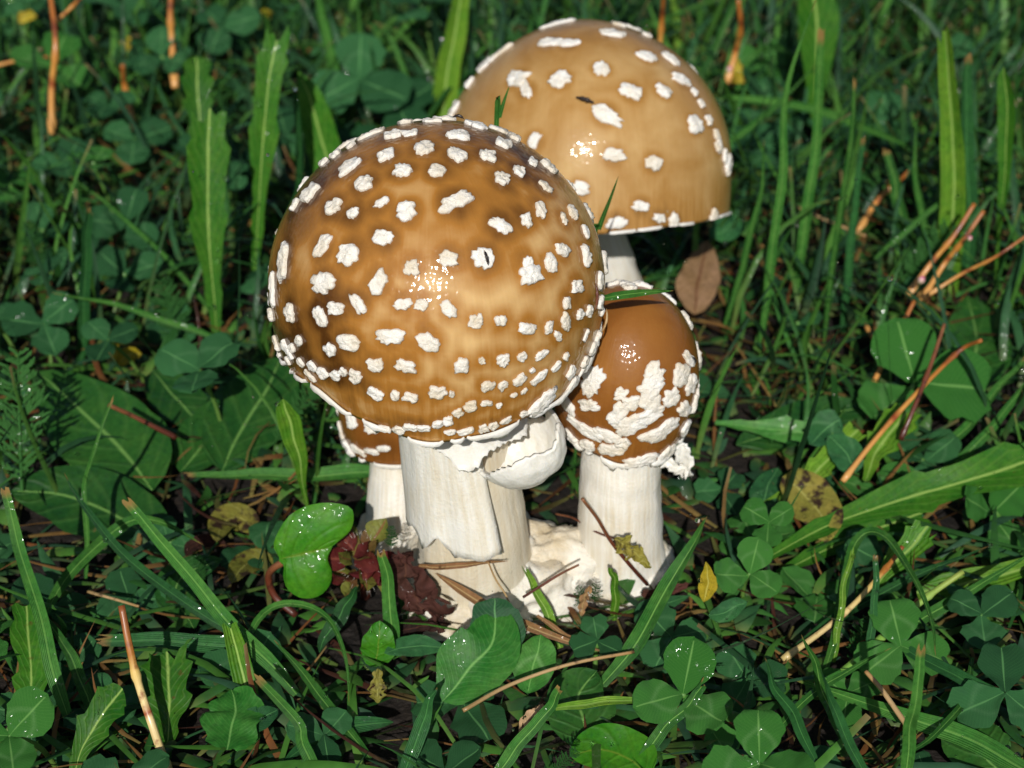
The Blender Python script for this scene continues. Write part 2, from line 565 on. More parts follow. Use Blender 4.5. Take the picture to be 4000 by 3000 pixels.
M['selfheal'] = leaf_mat('selfheal', lin('#2c7a14'), lin('#4a9c1e'), rib=lin('#6f8a2a'), ribw=0.03, veins='pinnate', nv=5, spots=lin('#6f5a1c'), spot_amt=0.1, wet=0.5, vdepth=1.0)
M['yellow_leaf'] = leaf_mat('yellow_leaf', lin('#a8a420'), lin('#d2c43a'), rib=lin('#d8d070'), ribw=0.06, spots=lin('#7a4a1c'), spot_amt=0.5, wet=0.3)
M['sick_leaf'] = leaf_mat('sick_leaf', lin('#6f7a2c'), lin('#a8a84a'), rib=lin('#b4b060'), ribw=0.03, veins='pinnate', nv=6, spots=lin('#3a2a20'), spot_amt=0.95, wet=0.2)
M['dead_leaf'] = leaf_mat('dead_leaf', lin('#1c0f0a'), lin('#54362a'), rib=lin('#5a3828'), ribw=0.03, veins='pinnate', nv=5, wet=0.1, vary=0.3, transl=0.05, vdepth=0.6, rough=0.8)
M['tan_leaf'] = leaf_mat('tan_leaf', lin('#957a50'), lin('#d0bc88'), rib=lin('#6a3a24'), ribw=0.06, veins='pinnate', nv=7, spots=lin('#6a3c28'), spot_amt=0.3, wet=0.2)
M['straw'] = leaf_mat('straw', lin('#846236'), lin('#c0a06c'), rib=lin('#d2b47c'), ribw=0.12, nv=7, spots=lin('#4a3018'), spot_amt=0.45, wet=0.2, vary=0.25)
M['redleaf'] = leaf_mat('redleaf', lin('#642c28'), lin('#7c8a3a'), rib=lin('#8a4a3a'), ribw=0.08, veins='pinnate', nv=4, wet=0.5, vary=0.6)
M['yarrow'] = leaf_mat('yarrow', lin('#2a6426'), lin('#3f8036'), wet=0.1, vary=0.3, rough=0.55)
OR = [(0.0, lin('#d8a05a')), (0.3, lin('#d09048')), (0.38, lin('#8a3c18')), (0.45, lin('#cf9446')), (0.68, lin('#b06a26')), (0.74, lin('#6a2c14')), (0.82, lin('#a8642a'))]
M['orange_stalk'] = stalk_mat('orange_stalk', OR)
M['straw_stalk'] = stalk_mat('straw_stalk', [(0, lin('#c8b070')), (0.28, lin('#e2c88a')), (0.33, lin('#9a4a26')), (0.42, lin('#e6cc8c')), (0.62, lin('#e0bc6a')), (0.70, lin('#b0702c')), (1.0, lin('#8a4c24'))], spots=lin('#8a4a24'))
M['brown_stalk'] = stalk_mat('brown_stalk', [(0, lin('#4a1e12')), (0.5, lin('#6a3420')), (1, lin('#8a5a38'))], spots=lin('#2a1410'))
M['dry_stalk'] = stalk_mat('dry_stalk', [(0, lin('#9a7c4c')), (0.5, lin('#c0a070')), (1, lin('#a8824e'))], spots=lin('#3c2816'))
M['green_stalk'] = stalk_mat('green_stalk', [(0, lin('#6a9a3c')), (0.5, lin('#86b04a')), (1, lin('#9aa84c'))])
M['petiole'] = stalk_mat('petiole', [(0, lin('#5f7a34')), (1, lin('#5a8a3c'))])
M['grass'] = attr_mat('grass')
M['litter'] = attr_mat('litter', 0.6, 0.25)
M['debris'] = stalk_mat('debris', [(0, lin('#1c1210')), (1, lin('#2c201a'))])
M['bud'] = stalk_mat('bud', [(0, lin('#b8b870')), (0.6, lin('#d8b0a8')), (1, lin('#c04a78'))])
M['dew'], n, l, b = new_mat('dew')
b.inputs['Base Color'].default_value = (1, 1, 1, 1)
b.inputs['Transmission Weight'].default_value = 1
b.inputs['IOR'].default_value = 1.33
b.inputs['Roughness'].default_value = 0.05

# ------------------------------------------------------------------ ground
def ground_h(x, y):
    return 0.004 * noise.noise(Vector((x * 9, y * 9, 0))) + 0.0025 * noise.noise(Vector((x * 30, y * 30, 4)))


def axis_steps(lo, hi, step, far):
    a = list(np.arange(lo, hi + 1e-6, step))
    ext = [0.3, 0.8, 2, 6, 20, far]
    return [lo - e for e in reversed(ext)] + a + [hi + e for e in ext]


xs = axis_steps(-0.8, 0.8, 0.012, 60)
ys = axis_steps(0.05, 1.5, 0.012, 60)
V = [(x, y, ground_h(x, y) - 0.002) for y in ys for x in xs]
nx = len(xs)
F = [(j * nx + i, j * nx + i + 1, (j + 1) * nx + i + 1, (j + 1) * nx + i) for j in range(len(ys) - 1) for i in range(nx - 1)]
g = mesh_obj('ground', V, F, M['soil'])
tag(g, 'dark damp soil under the lawn plants', 'ground', kind='structure')


# ------------------------------------------------------------------ mushrooms
class Shroom:
    pass


def table(az, tab):
    az = (az + 180) % 360 - 180
    for (a, va), (b_, vb) in zip(tab, tab[1:]):
        if a <= az <= b_:
            t = (az - a) / (b_ - a)
            t = t * t * (3 - 2 * t)
            return va + (vb - va) * t
    return tab[-1][1]


def build_cap(root, mat, center, Rd, c, rimtab, tuck, tilt=Matrix.Identity(3), nseg=200, nd=56, nl=20, pw=1.0, wob=0.012, seed=0.0, stem_r=0.012, pig_shade=None):
    prof = []
    for i in range(nd + 1):
        ph = math.pi / 2 * (i / nd)
        prof.append(('d', ph))
    for i in range(1, nl + 1):
        prof.append(('l', i / nl))
    prof += [('e', 0.0), ('e', 0.35), ('e', 0.75), ('e', 1.0)]
    V, F, U = [], [], []
    np_ = len(prof)
    for k, (kind, t) in enumerate(prof):
        for j in range(nseg):
            az = 360 * j / nseg + 180
            a = R_(az)
            h = table(az, rimtab)
            if kind == 'd':
                r_, z = Rd * math.sin(t) ** pw, c * math.cos(t)
                vv = 0.62 * t / (math.pi / 2)
            elif kind == 'l':
                r_, z = Rd * (1 - tuck * t * t), -h * t
                vv = 0.62 + 0.38 * t
            else:
                rr = Rd * (1 - tuck) - 0.0012
                r_ = rr + (stem_r * 0.9 - rr) * t
                z = -h + 0.0006 + (t ** 0.8) * (h * 0.5)
                vv = 1.0
            wv = 1 + wob * noise.noise(Vector((math.sin(a) * 1.6 + seed, math.cos(a) * 1.6, z * 30)))
            r_ *= wv
            p = Vector((math.sin(a) * r_, -math.cos(a) * r_, z))
            V.append(center + tilt @ p)
            U.append((j / nseg, vv))
    for k in range(np_ - 1):
        for j in range(nseg):
            m_ = (j + 1) % nseg
            F.append((k * nseg + j, (k + 1) * nseg + j, (k + 1) * nseg + m_, k * nseg + m_))
    # uv seam: duplicate-free mesh, seam at the far side
    cap = mesh_obj('cap', V, F, mat, root, uvs=U, origin=root.location)
    S = Shroom()
    S.root, S.cap, S.V, S.F, S.center, S.R, S.tilt = root, cap, V, F, center, Rd, tilt
    nout = (nd + nl + 1) * nseg
    S.bvh = BVHTree.FromPolygons(V, [f for f in F if max(f) < nout])
    S.nout, S.nseg = nout, nseg
    S.rim = V[(nd + nl) * nseg:(nd + nl + 1) * nseg]
    S.warts = []
    return S


def cast(S, x, y):
    cx, cy = project(S.center)
    for k in range(30):
        f = k * 0.012
        d = ray(x + (cx - x) * f, y + (cy - y) * f).normalized()
        hit, nrm, idx, dist = S.bvh.ray_cast(CAM, d)
        if hit is not None:
            if nrm.dot(d) > 0: nrm = -nrm
            return hit, nrm
    return None


wcount = [0]


def add_wart(S, P, Nn, e1, L, W, hgt=None, ang=24, mat=None):
    wcount[0] += 1
    s = wcount[0] * 3.17
    e1 = (e1 - Nn * e1.dot(Nn)).normalized()
    e2 = Nn.cross(e1)
    if hgt is None: hgt = min(0.00105, 0.0004 + 0.16 * min(L, W))
    rings = [(0.98, -0.45), (1.02, 0.45), (0.92, 0.9), (0.72, 1.0), (0.42, 1.05), (0.18, 1.0)]
    V, F = [], []
    for rk, hk in rings:
        for j in range(ang):
            a = 2 * math.pi * j / ang
            ca, sa = math.cos(a), math.sin(a)
            sq = 1.0 / (abs(ca) ** 3 + abs(sa) ** 3) ** (1 / 3)
            m_ = sq * 0.97 * (1 + 0.34 * noise.noise(Vector((ca * 1.5 + s, sa * 1.5, s * 0.7))) + 0.30 * noise.noise(Vector((ca * 3.6 + s, sa * 3.6, s))) + 0.16 * noise.noise(Vector((ca * 9 + s, sa * 9, s))))
            q = P + e1 * (ca * L * 0.5 * rk * m_) + e2 * (sa * W * 0.5 * rk * m_)
            loc, nn, ix, ds = S.bvh.find_nearest(q)
            if nn.dot(loc - S.center) < 0: nn = -nn
            bump_ = 1 + 0.45 * noise.noise(loc * 1300 + Vector((s, 0, 0))) + 0.5 * noise.noise(loc * 480 + Vector((0, s, 0)))
            V.append(loc + nn * (hgt * hk * (bump_ if hk > 0.5 else 1)))
    loc, nn, ix, ds = S.bvh.find_nearest(P)
    if nn.dot(loc - S.center) < 0: nn = -nn
    V.append(loc + nn * hgt * 1.1)
    n = ang
    for k in range(len(rings) - 1):
        for j in range(n):
            m_ = (j + 1) % n
            F.append((k * n + j, k * n + m_, (k + 1) * n + m_, (k + 1) * n + j))
    k = len(rings) - 1
    for j in range(n):
        F.append((k * n + j, k * n + (j + 1) % n, len(V) - 1))
    mesh_obj('wart', V, F, mat or M['wart'], S.cap, origin=S.root.location)
    S.warts.append((P, 0.5 * (L + W) * 0.5))


def warts_from(S, lst, ox, oy, k, **kw):
    for (zx, zy, L, W, a) in lst:
        x, y = ox + zx * k, oy + zy * k
        h = cast(S, x, y)
        if h is None: continue
        P, Nn = h
        vd = (P - CAM).normalized()
        s = pxm(P) * k
        ex = RGT * math.cos(R_(a)) + UPV * math.sin(R_(a))
        ey = -RGT * math.sin(R_(a)) + UPV * math.cos(R_(a))
        # undo the foreshortening, within limits
        def stretch(e):
            t = e - Nn * (e.dot(Nn) / 1.0)
            return min(1.45, 1 / max(0.3, t.length))
        add_wart(S, P, Nn, ex, L * s * stretch(ex), W * s * stretch(ey), **kw)


def hidden_warts(S, count, lo, hi, minz=-1):
    rd = random.Random(count * 7 + 1)
    tries = 0
    made = 0
    while made < count and tries < 4000:
        tries += 1
        d = Vector((rd.gauss(0, 1), rd.gauss(0, 1), abs(rd.gauss(0, 1)) - 0.35)).normalized()
        loc, nn, ix, ds = S.bvh.find_nearest(S.center + S.tilt @ d * S.R)
        if nn.dot(loc - S.center) < 0: nn = -nn
        if nn.dot((CAM - loc).normalized()) > -0.1: continue
        if any((loc - p).length < r0 + 0.005 for p, r0 in S.warts): continue
        L = rd.uniform(lo, hi)
        add_wart(S, loc, nn, Vector((rd.gauss(0, 1), rd.gauss(0, 1), 0.1)), L * rd.uniform(1, 1.7), L)
        made += 1


def finish_cap(S, reach=0.0042, pigment_shade=None):
    V = np.array([tuple(v) for v in S.V])
    halo = np.zeros(len(V))
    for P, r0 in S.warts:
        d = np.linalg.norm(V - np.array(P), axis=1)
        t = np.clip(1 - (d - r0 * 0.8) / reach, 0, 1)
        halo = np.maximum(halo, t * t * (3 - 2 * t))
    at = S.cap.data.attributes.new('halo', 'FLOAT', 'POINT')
    at.data.foreach_set('value', halo.astype(np.float32))
    pg = np.zeros(len(V))
    if pigment_shade is not None:
        for i, v in enumerate(S.V):
            pg[i] = pigment_shade(S.tilt.transposed() @ (v - S.center) / S.R)
    at = S.cap.data.attributes.new('pigment_shade', 'FLOAT', 'POINT')
    at.data.foreach_set('value', pg.astype(np.float32))


def rim_fringe(S, length, seed, out=0.0004):
    n = S.nseg
    V, F, U = [], [], []
    for row, (dz, do) in enumerate([(0.0006, out), (-0.4, out * 1.5), (-1.0, -out)]):
        for j in range(n):
            p = S.rim[j]
            o = (p - S.center)
            o = o - (S.tilt @ Vector((0, 0, 1))) * o.dot(S.tilt @ Vector((0, 0, 1)))
            o.normalize()
            dn = S.tilt @ Vector((0, 0, -1))
            ln = length * max(0.0, 0.35 + 1.9 * noise.noise(Vector((j * 0.21, seed, 0.1))) + 0.9 * noise.noise(Vector((j * 0.83, seed, 2))))
            V.append(p + o * (do if ln > 0.0001 else -0.0006) + (dn * (-dz) if row == 0 else dn * (ln * -dz)))
            U.append((j / n, row / 2))
    for r0 in range(2):
        for j in range(n):
            k = (j + 1) % n
            F.append((r0 * n + j, r0 * n + k, (r0 + 1) * n + k, (r0 + 1) * n + j))
    o = mesh_obj('rim_fringe', V, F, M['veil'], S.cap, uvs=U, origin=S.root.location)
    md = o.modifiers.new('thickness', 'SOLIDIFY')
    md.thickness = 0.0004


def gills(S, stem_r, n=110):
    """thin radial plates under the cap"""
    ax = S.tilt @ Vector((0, 0, 1))
    V, F, U = [], [], []
    ns = S.nseg
    for g_ in range(n * 2):
        p = S.rim[int(g_ * ns / (2 * n)) % ns]
        rad = p - S.center
        hz = rad.dot(ax)
        rad = rad - ax * hz
        rl = rad.length
        rad.normalize()
        for k in range(4):
            t = k / 3
            rr = (rl - 0.0022) * (1 - t) + stem_r * 0.95 * t
            z = hz + 0.0012 + (abs(hz) * 0.46) * t ** 0.8 - (0.0016 * math.sin(math.pi * t ** 0.7) if g_ % 2 == 0 else -0.0004)
            V.append(S.center + rad * rr + ax * z)
            U.append((g_ / (2 * n), t))
    N2 = n * 2
    for g_ in range(N2):
        h = (g_ + 1) % N2
        for k in range(3):
            F.append((g_ * 4 + k, h * 4 + k, h * 4 + k + 1, g_ * 4 + k + 1))
    mesh_obj('gills', V, F, M['gill'], S.root, smooth=False, uvs=U, origin=S.root.location)


def stem(S, pts, radii, mat, sides=48, rough=0.05, rows=44, seed=0, ridge=0.02):
    C = cr(pts, rows)
    rr = [radii[0] + 0] * rows
    kx = np.linspace(0, 1, len(radii))
    rr = list(np.interp(np.linspace(0, 1, rows), kx, radii))
    V, F, U = tube_geo(C, rr, sides, True, 1.0, rough, seed)
    # fine lengthwise ridges
    out = []
    for i, v in enumerate(V):
        a = i % sides
        k = i // sides
        d = v - C[k]
        out.append(C[k] + d * (1 + ridge * noise.noise(Vector((a * 0.9 + seed, k * 0.04, seed)))))
    return mesh_obj('stem', out, F, mat, S.root, uvs=U, origin=S.root.location)


def bulb(S, c, rx, ry, rz, seed, name='bulb', rough=0.25, mat=None):
    bm = bmesh.new()
    bmesh.ops.create_icosphere(bm, subdivisions=5, radius=1)
    V = []
    for v in bm.verts:
        p = v.co.copy()
        d = 1 + rough * noise.noise(p * 1.7 + Vector((seed, 0, 0))) + rough * 0.5 * noise.noise(p * 4.5 + Vector((0, seed, 0))) + rough * 0.16 * noise.noise(p * 13 + Vector((seed, seed, 0)))
        # terraces: ridges round the bulb
        d += 0.02 * math.sin(p.z * 16 + 2.5 * noise.noise(p * 2))
        V.append(Vector((c[0] + p.x * rx * d, c[1] + p.y * ry * d, c[2] + p.z * rz * d)))
    F = [tuple(v.index for v in f.verts) for f in bm.faces]
    U = [(math.atan2(v.co.x, v.co.y) / 6.283 + 0.5, v.co.z * 0.5 + 0.5) for v in bm.verts]
    bm.free()
    return mesh_obj(name, V, F, mat or M['bulb'], S.root, uvs=U, origin=S.root.location)


# ---- front mushroom
DF = 0.385
cF = at_d(1712, 1115, DF)
RF = 655 * pxm(cF)
baseF = at_z(1860, 2330, 0.0)
rootF = empty('mushroom', baseF)
tag(rootF, 'large brown mushroom with round white-warted cap standing in front of the others', 'mushroom', 'cluster of warty mushrooms')
HR = 1.0
rimF = [(-180, 0.0150), (-110, 0.0150), (-80, 0.0160), (-65, 0.0135), (-45, 0.0120), (-25, 0.0160), (0, 0.0198), (15, 0.0188), (35, 0.0172), (45, 0.0166), (60, 0.0146), (75, 0.0130), (110, 0.013), (180, 0.0150)]
SF = build_cap(rootF, M['cap_front'], cF, RF, RF * 0.97, rimF, 0.045, stem_r=0.012)
Z1 = [(1290,160,120,60,15),(1530,165,150,45,5),(990,260,240,60,25),(1180,290,150,95,15),(1330,270,150,70,12),(1450,400,170,120,10),(1745,290,220,110,-10),(820,380,90,60,30),(680,440,100,80,45),(590,520,90,90,40),(810,560,210,110,55),(1125,465,150,110,15),(1735,460,160,120,-60),(1995,465,130,100,0),(2135,360,130,110,0),(1920,215,140,70,-5),(1270,595,160,120,5),(1565,595,150,100,5),(2130,665,140,100,-20),(935,710,150,130,10),(475,780,230,120,60),(340,890,120,70,65),(675,905,140,130,0),(840,960,110,80,80),(1085,870,140,70,25),(1300,945,160,160,0),(1720,865,310,140,30),(2110,1065,210,110,-20),(1100,1170,180,130,-20),(570,1250,230,90,45),(805,1320,190,170,30),(590,1560,210,170,0),(240,1370,330,95,88),(1345,1435,140,130,0),(1655,1355,170,140,0),(1970,1350,190,180,0),(1065,1550,200,140,50)]
Z2 = [(810,150,200,60,-15),(1135,300,120,80,-20),(1420,560,170,90,-50),(1165,600,100,90,0),(1280,520,90,70,-20),(1390,725,130,60,-50),(1345,935,140,90,80),(1225,1020,130,90,-70),(1550,1005,90,50,80),(1625,955,130,80,-80),(1740,1120,130,60,-75),(1540,1280,110,100,0),(1745,1330,170,90,-80),(1430,1390,160,90,-65),(1260,1490,200,170,20),(1240,1380,100,90,50),(1665,1590,120,110,0),(1860,1540,150,60,-85)]
Z3 = [(150,190,270,60,87),(135,400,110,90,-60),(300,385,150,90,80),(560,410,180,90,-65),(695,340,150,120,5),(885,300,190,90,-60),(1265,305,160,90,10),(1430,310,110,100,0),(1665,350,160,110,-50),(1905,450,130,130,0),(2110,445,100,100,0),(375,620,85,70,-60),(180,640,140,70,-50),(260,670,120,60,-75),(320,680,80,60,-70),(300,745,90,50,-35),(645,700,120,90,-60),(810,635,200,130,0),(1170,580,240,130,5),(1490,630,200,140,-35),(390,805,80,55,-20),(490,840,100,60,-25),(585,900,120,70,-35),(690,920,90,70,-40),(760,885,80,60,-30),(860,930,120,100,-20),(1040,825,140,105,0),(1285,835,190,100,-15),(1775,840,140,120,0),(1950,790,60,60,0),(2130,785,110,100,0),(1035,1070,160,80,-20),(1205,1090,80,75,-10),(1340,1105,150,75,-12),(1570,1060,150,110,-10),(1690,1080,50,50,0),(2000,1010,120,80,0),(1850,1185,130,80,10),(1745,1240,90,70,15),(1660,1310,90,70,15),(1570,1340,90,60,10),(1450,1370,120,50,0),(1330,1365,120,50,5),(1230,1390,120,60,0),(1110,1390,120,40,0),(1680,1405,100,35,0),(1810,1400,140,45,10),(1960,1375,90,60,15),(2050,1350,80,60,20),(280,790,80,35,-40),(470,920,120,40,-20)]
Z4 = [(1130,245,90,60,-70),(1120,375,110,80,-50),(1222,330,80,55,70),(1290,300,80,60,60),(1370,250,100,60,-75),(1410,310,70,35,80),(1000,420,100,50,80),(1065,485,70,50,-40),(850,425,110,85,-10),(805,630,65,65,0),(950,615,110,50,15),(1400,520,100,80,55),(1325,580,110,70,70),(1255,670,100,60,60),(1155,745,100,70,50),(670,835,80,60,10),(790,795,110,60,30),(930,780,150,45,35),(1050,705,90,40,30),(1120,630,60,40,50),(880,730,40,30,30),(1265,480,90,25,70),(820,880,60,25,40),(750,905,50,25,5),(640,980,40,35,0),(550,965,80,40,-10),(960,950,230,90,30),(1150,850,200,50,40),(1270,740,120,50,45),(690,1090,90,35,20),(820,1040,50,40,0)]
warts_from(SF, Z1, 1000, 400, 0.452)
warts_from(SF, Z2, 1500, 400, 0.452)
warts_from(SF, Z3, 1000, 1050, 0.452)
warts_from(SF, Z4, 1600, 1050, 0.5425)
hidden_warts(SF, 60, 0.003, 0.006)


def toneF(p):      # paler olive-gold towards one lower side, darker crown; flank brown deepened with painted limb shade
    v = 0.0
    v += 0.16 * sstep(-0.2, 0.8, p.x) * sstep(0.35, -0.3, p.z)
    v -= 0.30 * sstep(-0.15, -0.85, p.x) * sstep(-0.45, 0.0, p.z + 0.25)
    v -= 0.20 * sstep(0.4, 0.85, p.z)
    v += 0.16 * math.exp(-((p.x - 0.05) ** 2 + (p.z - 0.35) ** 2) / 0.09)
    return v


finish_cap(SF, pigment_shade=toneF)
rim_fringe(SF, 0.0014, 1.3)
gills(SF, 0.0125)
topF = cF + Vector((0.001, 0, -0.012))
ptsF = [baseF + Vector((0, 0.004, -0.006)), baseF.lerp(topF, 0.3) + Vector((0.0012, 0.0, 0)), baseF.lerp(topF, 0.65) + Vector((0.0005, 0, 0)), topF]
stem(SF, ptsF, [0.0185, 0.0165, 0.0150, 0.0142, 0.0136, 0.0132, 0.013], M['stem_cream'], seed=2, ridge=0.035)
# torn outer layer of the stem, on the side that faces left
Cs = cr(ptsF, 40)
V, F, U = [], [], []
na, nz = 30, 34
for k in range(nz):
    t = k / (nz - 1)
    tt = 0.40 + 0.50 * t
    ci = Cs[int(tt * 39)].lerp(Cs[min(39, int(tt * 39) + 1)], tt * 39 - int(tt * 39))
    for j in range(na):
        q = j / (na - 1)
        az = R_(-105 + 130 * q)
        r0 = 0.0146 + 0.0022 * (1 - t) + 0.0006 * noise.noise(Vector((q * 9, t * 1.5, 3)))
        flare = (1 - t) ** 3
        r0 += 0.0042 * flare * (0.15 + q * q) + 0.0016 * noise.noise(Vector((q * 5, 1, 2))) * flare
        drop = 0.0
        if k < 4:
            drop = (4 - k) / 4 * (0.009 * noise.noise(Vector((q * 6.5, 0.4, 7))) + 0.0022 * noise.noise(Vector((q * 22, 0.4, 7))) - 0.001)
        V.append(ci + Vector((math.sin(az) * r0, -math.cos(az) * r0, drop)))
        U.append((q * 0.4, t))
for k in range(nz - 1):
    for j in range(na - 1):
        a = k * na + j
        F.append((a, a + 1, a + na + 1, a + na))
o = mesh_obj('torn_layer', V, F, M['stem'], rootF, uvs=U, origin=baseF)
md = o.modifiers.new('thickness', 'SOLIDIFY'); md.thickness = 0.0012; md.offset = -1
bulb(SF, baseF + Vector((0.004, 0.004, 0.002)), 0.0250, 0.0215, 0.0175, 1.0)
bulb(SF, at_z(2130, 2270, 0.004) + Vector((0, 0.006, 0)), 0.0165, 0.013, 0.0125, 5.0)
bulb(SF, at_z(1830, 2420, 0.0), 0.017, 0.009, 0.0085, 8.0)

# ring under the cap, ragged at its edge
V, F, U = [], [], []
na, ns = 240, 12
tR = 0.80
cR = baseF.lerp(topF, tR)
for k in range(ns):
    s = k / (ns - 1)
    for j in range(na):
        az = -180 + 360 * j / na
        a = R_(az)
        L = table(az, [(-180, 0.006), (-90, 0.004), (-40, 0.0035), (-12, 0.0085), (10, 0.0125), (28, 0.0135), (42, 0.0120), (60, 0.0095), (90, 0.007), (130, 0.006), (180, 0.006)])
        L *= 1 + 0.28 * noise.noise(Vector((math.sin(a) * 3, math.cos(a) * 3, 5)))
        if k >= ns - 2: L += 0.0016 * noise.noise(Vector((j * 0.4, 0, 1))) + 0.0008 * noise.noise(Vector((j * 1.05, 3, 1)))
        rr = 0.0128 + L * s
        dz = -0.0075 * s ** 1.4 * (L / 0.013) + 0.0008 * noise.noise(Vector((math.sin(a) * 6, math.cos(a) * 6, s * 2))) * s + 0.003 * math.sin(a) * s
        V.append(cR + Vector((math.sin(a) * rr, -math.cos(a) * rr, dz)))
        U.append((j / na, s))
for k in range(ns - 1):
    for j in range(na):
        m_ = (j + 1) % na
        F.append((k * na + j, k * na + m_, (k + 1) * na + m_, (k + 1) * na + j))
o = mesh_obj('ring', V, F, M['veil'], rootF, uvs=U, origin=baseF)
md = o.modifiers.new('thickness', 'SOLIDIFY'); md.thickness = 0.0009


def scoop(S, name, c, rad, axis, half, squash, seed, rag=0.14, thick=0.0010, n=90, rows=22):
    axis = axis.normalized()
    A = axis.cross(Vector((0, 1, 0.2))).normalized()
    B = axis.cross(A)
    V, F, U = [c + axis * rad], [], [(0.5, 0)]
    for k in range(1, rows):
        t = k / (rows - 1)
        for j in range(n):
            a = 2 * math.pi * j / n
            hf = half * (1 + rag * noise.noise(Vector((math.cos(a) * 1.4 + seed, math.sin(a) * 1.4, seed))) + 0.30 * rag * noise.noise(Vector((j * 0.35, seed, 1))) * t + 0.2 * rag * noise.noise(Vector((j * 1.1, seed, 5))) * t)
            th = hf * t
            r0 = rad * (1 + 0.10 * noise.noise(Vector((math.cos(a) * t * 1.5, math.sin(a) * t * 1.5, seed))) + 0.035 * noise.noise(Vector((math.cos(a) * t * 6, math.sin(a) * t * 6, seed))))
            V.append(c + axis * (r0 * math.cos(th)) + A * (r0 * math.sin(th) * math.cos(a) * squash[0]) + B * (r0 * math.sin(th) * math.sin(a) * squash[1]))
            U.append((j / n, t))
    for j in range(n):
        F.append((0, 1 + j, 1 + (j + 1) % n))
    for k in range(rows - 2):
        for j in range(n):
            m_ = (j + 1) % n
            F.append((1 + k * n + j, 1 + (k + 1) * n + j, 1 + (k + 1) * n + m_, 1 + k * n + m_))
    o = mesh_obj(name, V, F, M['veil'], S.root, uvs=U, origin=S.root.location)
    md = o.modifiers.new('thickness', 'SOLIDIFY'); md.thickness = thick
    return o


cs = at_y(2020, 1728, baseF.y - 0.012)
scoop(SF, 'veil_flap', cs, 0.0124, RGT * 0.60 - UPV * 0.72 + FWD * 0.30, R_(84), (1.05, 0.9), 2.3, rag=0.26)

# ---- back mushroom
cB = at_y(2285, 640, 0.478)
RB = 563 * pxm(cB)
baseB = at_z(2470, 1330, 0.0)
rootB = empty('mushroom', baseB)
tag(rootB, 'pale tan mushroom with wide domed cap and few white warts, behind the big round one', 'mushroom', 'cluster of warty mushrooms')
tiltB = Matrix.Rotation(R_(-24), 3, 'X') @ Matrix.Rotation(R_(-2), 3, 'Y')
rimB = [(-180, 0.020), (-60, 0.021), (-30, 0.0215), (0, 0.0210), (40, 0.0195), (70, 0.018), (180, 0.020)]
SB = build_cap(rootB, M['cap_back'], cB, RB, RB * 0.98, rimB, 0.015, tiltB, pw=1.12, seed=4, stem_r=0.008)
Z5 = [(180,740,170,80,30),(265,520,90,60,60),(415,435,140,80,40),(430,330,100,50,55),(530,300,120,50,30),(900,145,240,35,10),(850,285,150,60,-15),(970,290,150,50,-5),(1265,225,160,60,-5),(1310,155,110,35,-10),(1490,235,80,45,-30),(1490,380,130,65,10),(1190,460,110,100,0),(920,530,140,110,40),(630,525,130,120,-30),(690,600,130,70,-70),(1390,610,150,110,-15),(1600,605,120,80,-15),(1645,390,130,60,-40),(1720,530,130,70,5),(1805,615,60,40,-45),(1850,690,60,40,-50),(1215,765,210,110,-25),(1810,830,110,100,-60),(1900,800,70,45,-60),(1950,895,70,40,-60),(1965,970,90,60,-60),(2010,1040,80,50,-60),(2030,1095,110,80,30),(1270,1035,150,90,0),(1535,1085,115,100,0),(745,935,120,70,60),(1040,1255,120,90,0),(985,1300,90,50,-60),(1450,1370,120,70,-5),(1570,1450,90,60,-10),(1670,1490,160,70,-70),(1935,1450,100,90,50),(1290,1480,140,70,10)]
warts_from(SB, Z5, 1650, 0, 0.5877)
hidden_warts(SB, 40, 0.003, 0.006)
finish_cap(SB, 0.003, pigment_shade=lambda p: -0.14 * sstep(0.55, 0.95, p.z) - 0.05 * sstep(0.0, -0.3, p.z) + 0.12 * math.exp(-((p.x) ** 2 + (p.z - 0.1) ** 2) / 0.12))
rim_fringe(SB, 0.0003, 6.1)
gills(SB, 0.008)
topB = cB + tiltB @ Vector((0.001, 0, -0.014))
stem(SB, [baseB + Vector((0, 0, -0.005)), baseB.lerp(topB, 0.5) + Vector((0.001, 0, 0)), topB], [0.011, 0.0095, 0.0085, 0.0082, 0.0085], M['stem'], seed=9)
bulb(SB, baseB, 0.014, 0.014, 0.012, 3.0)

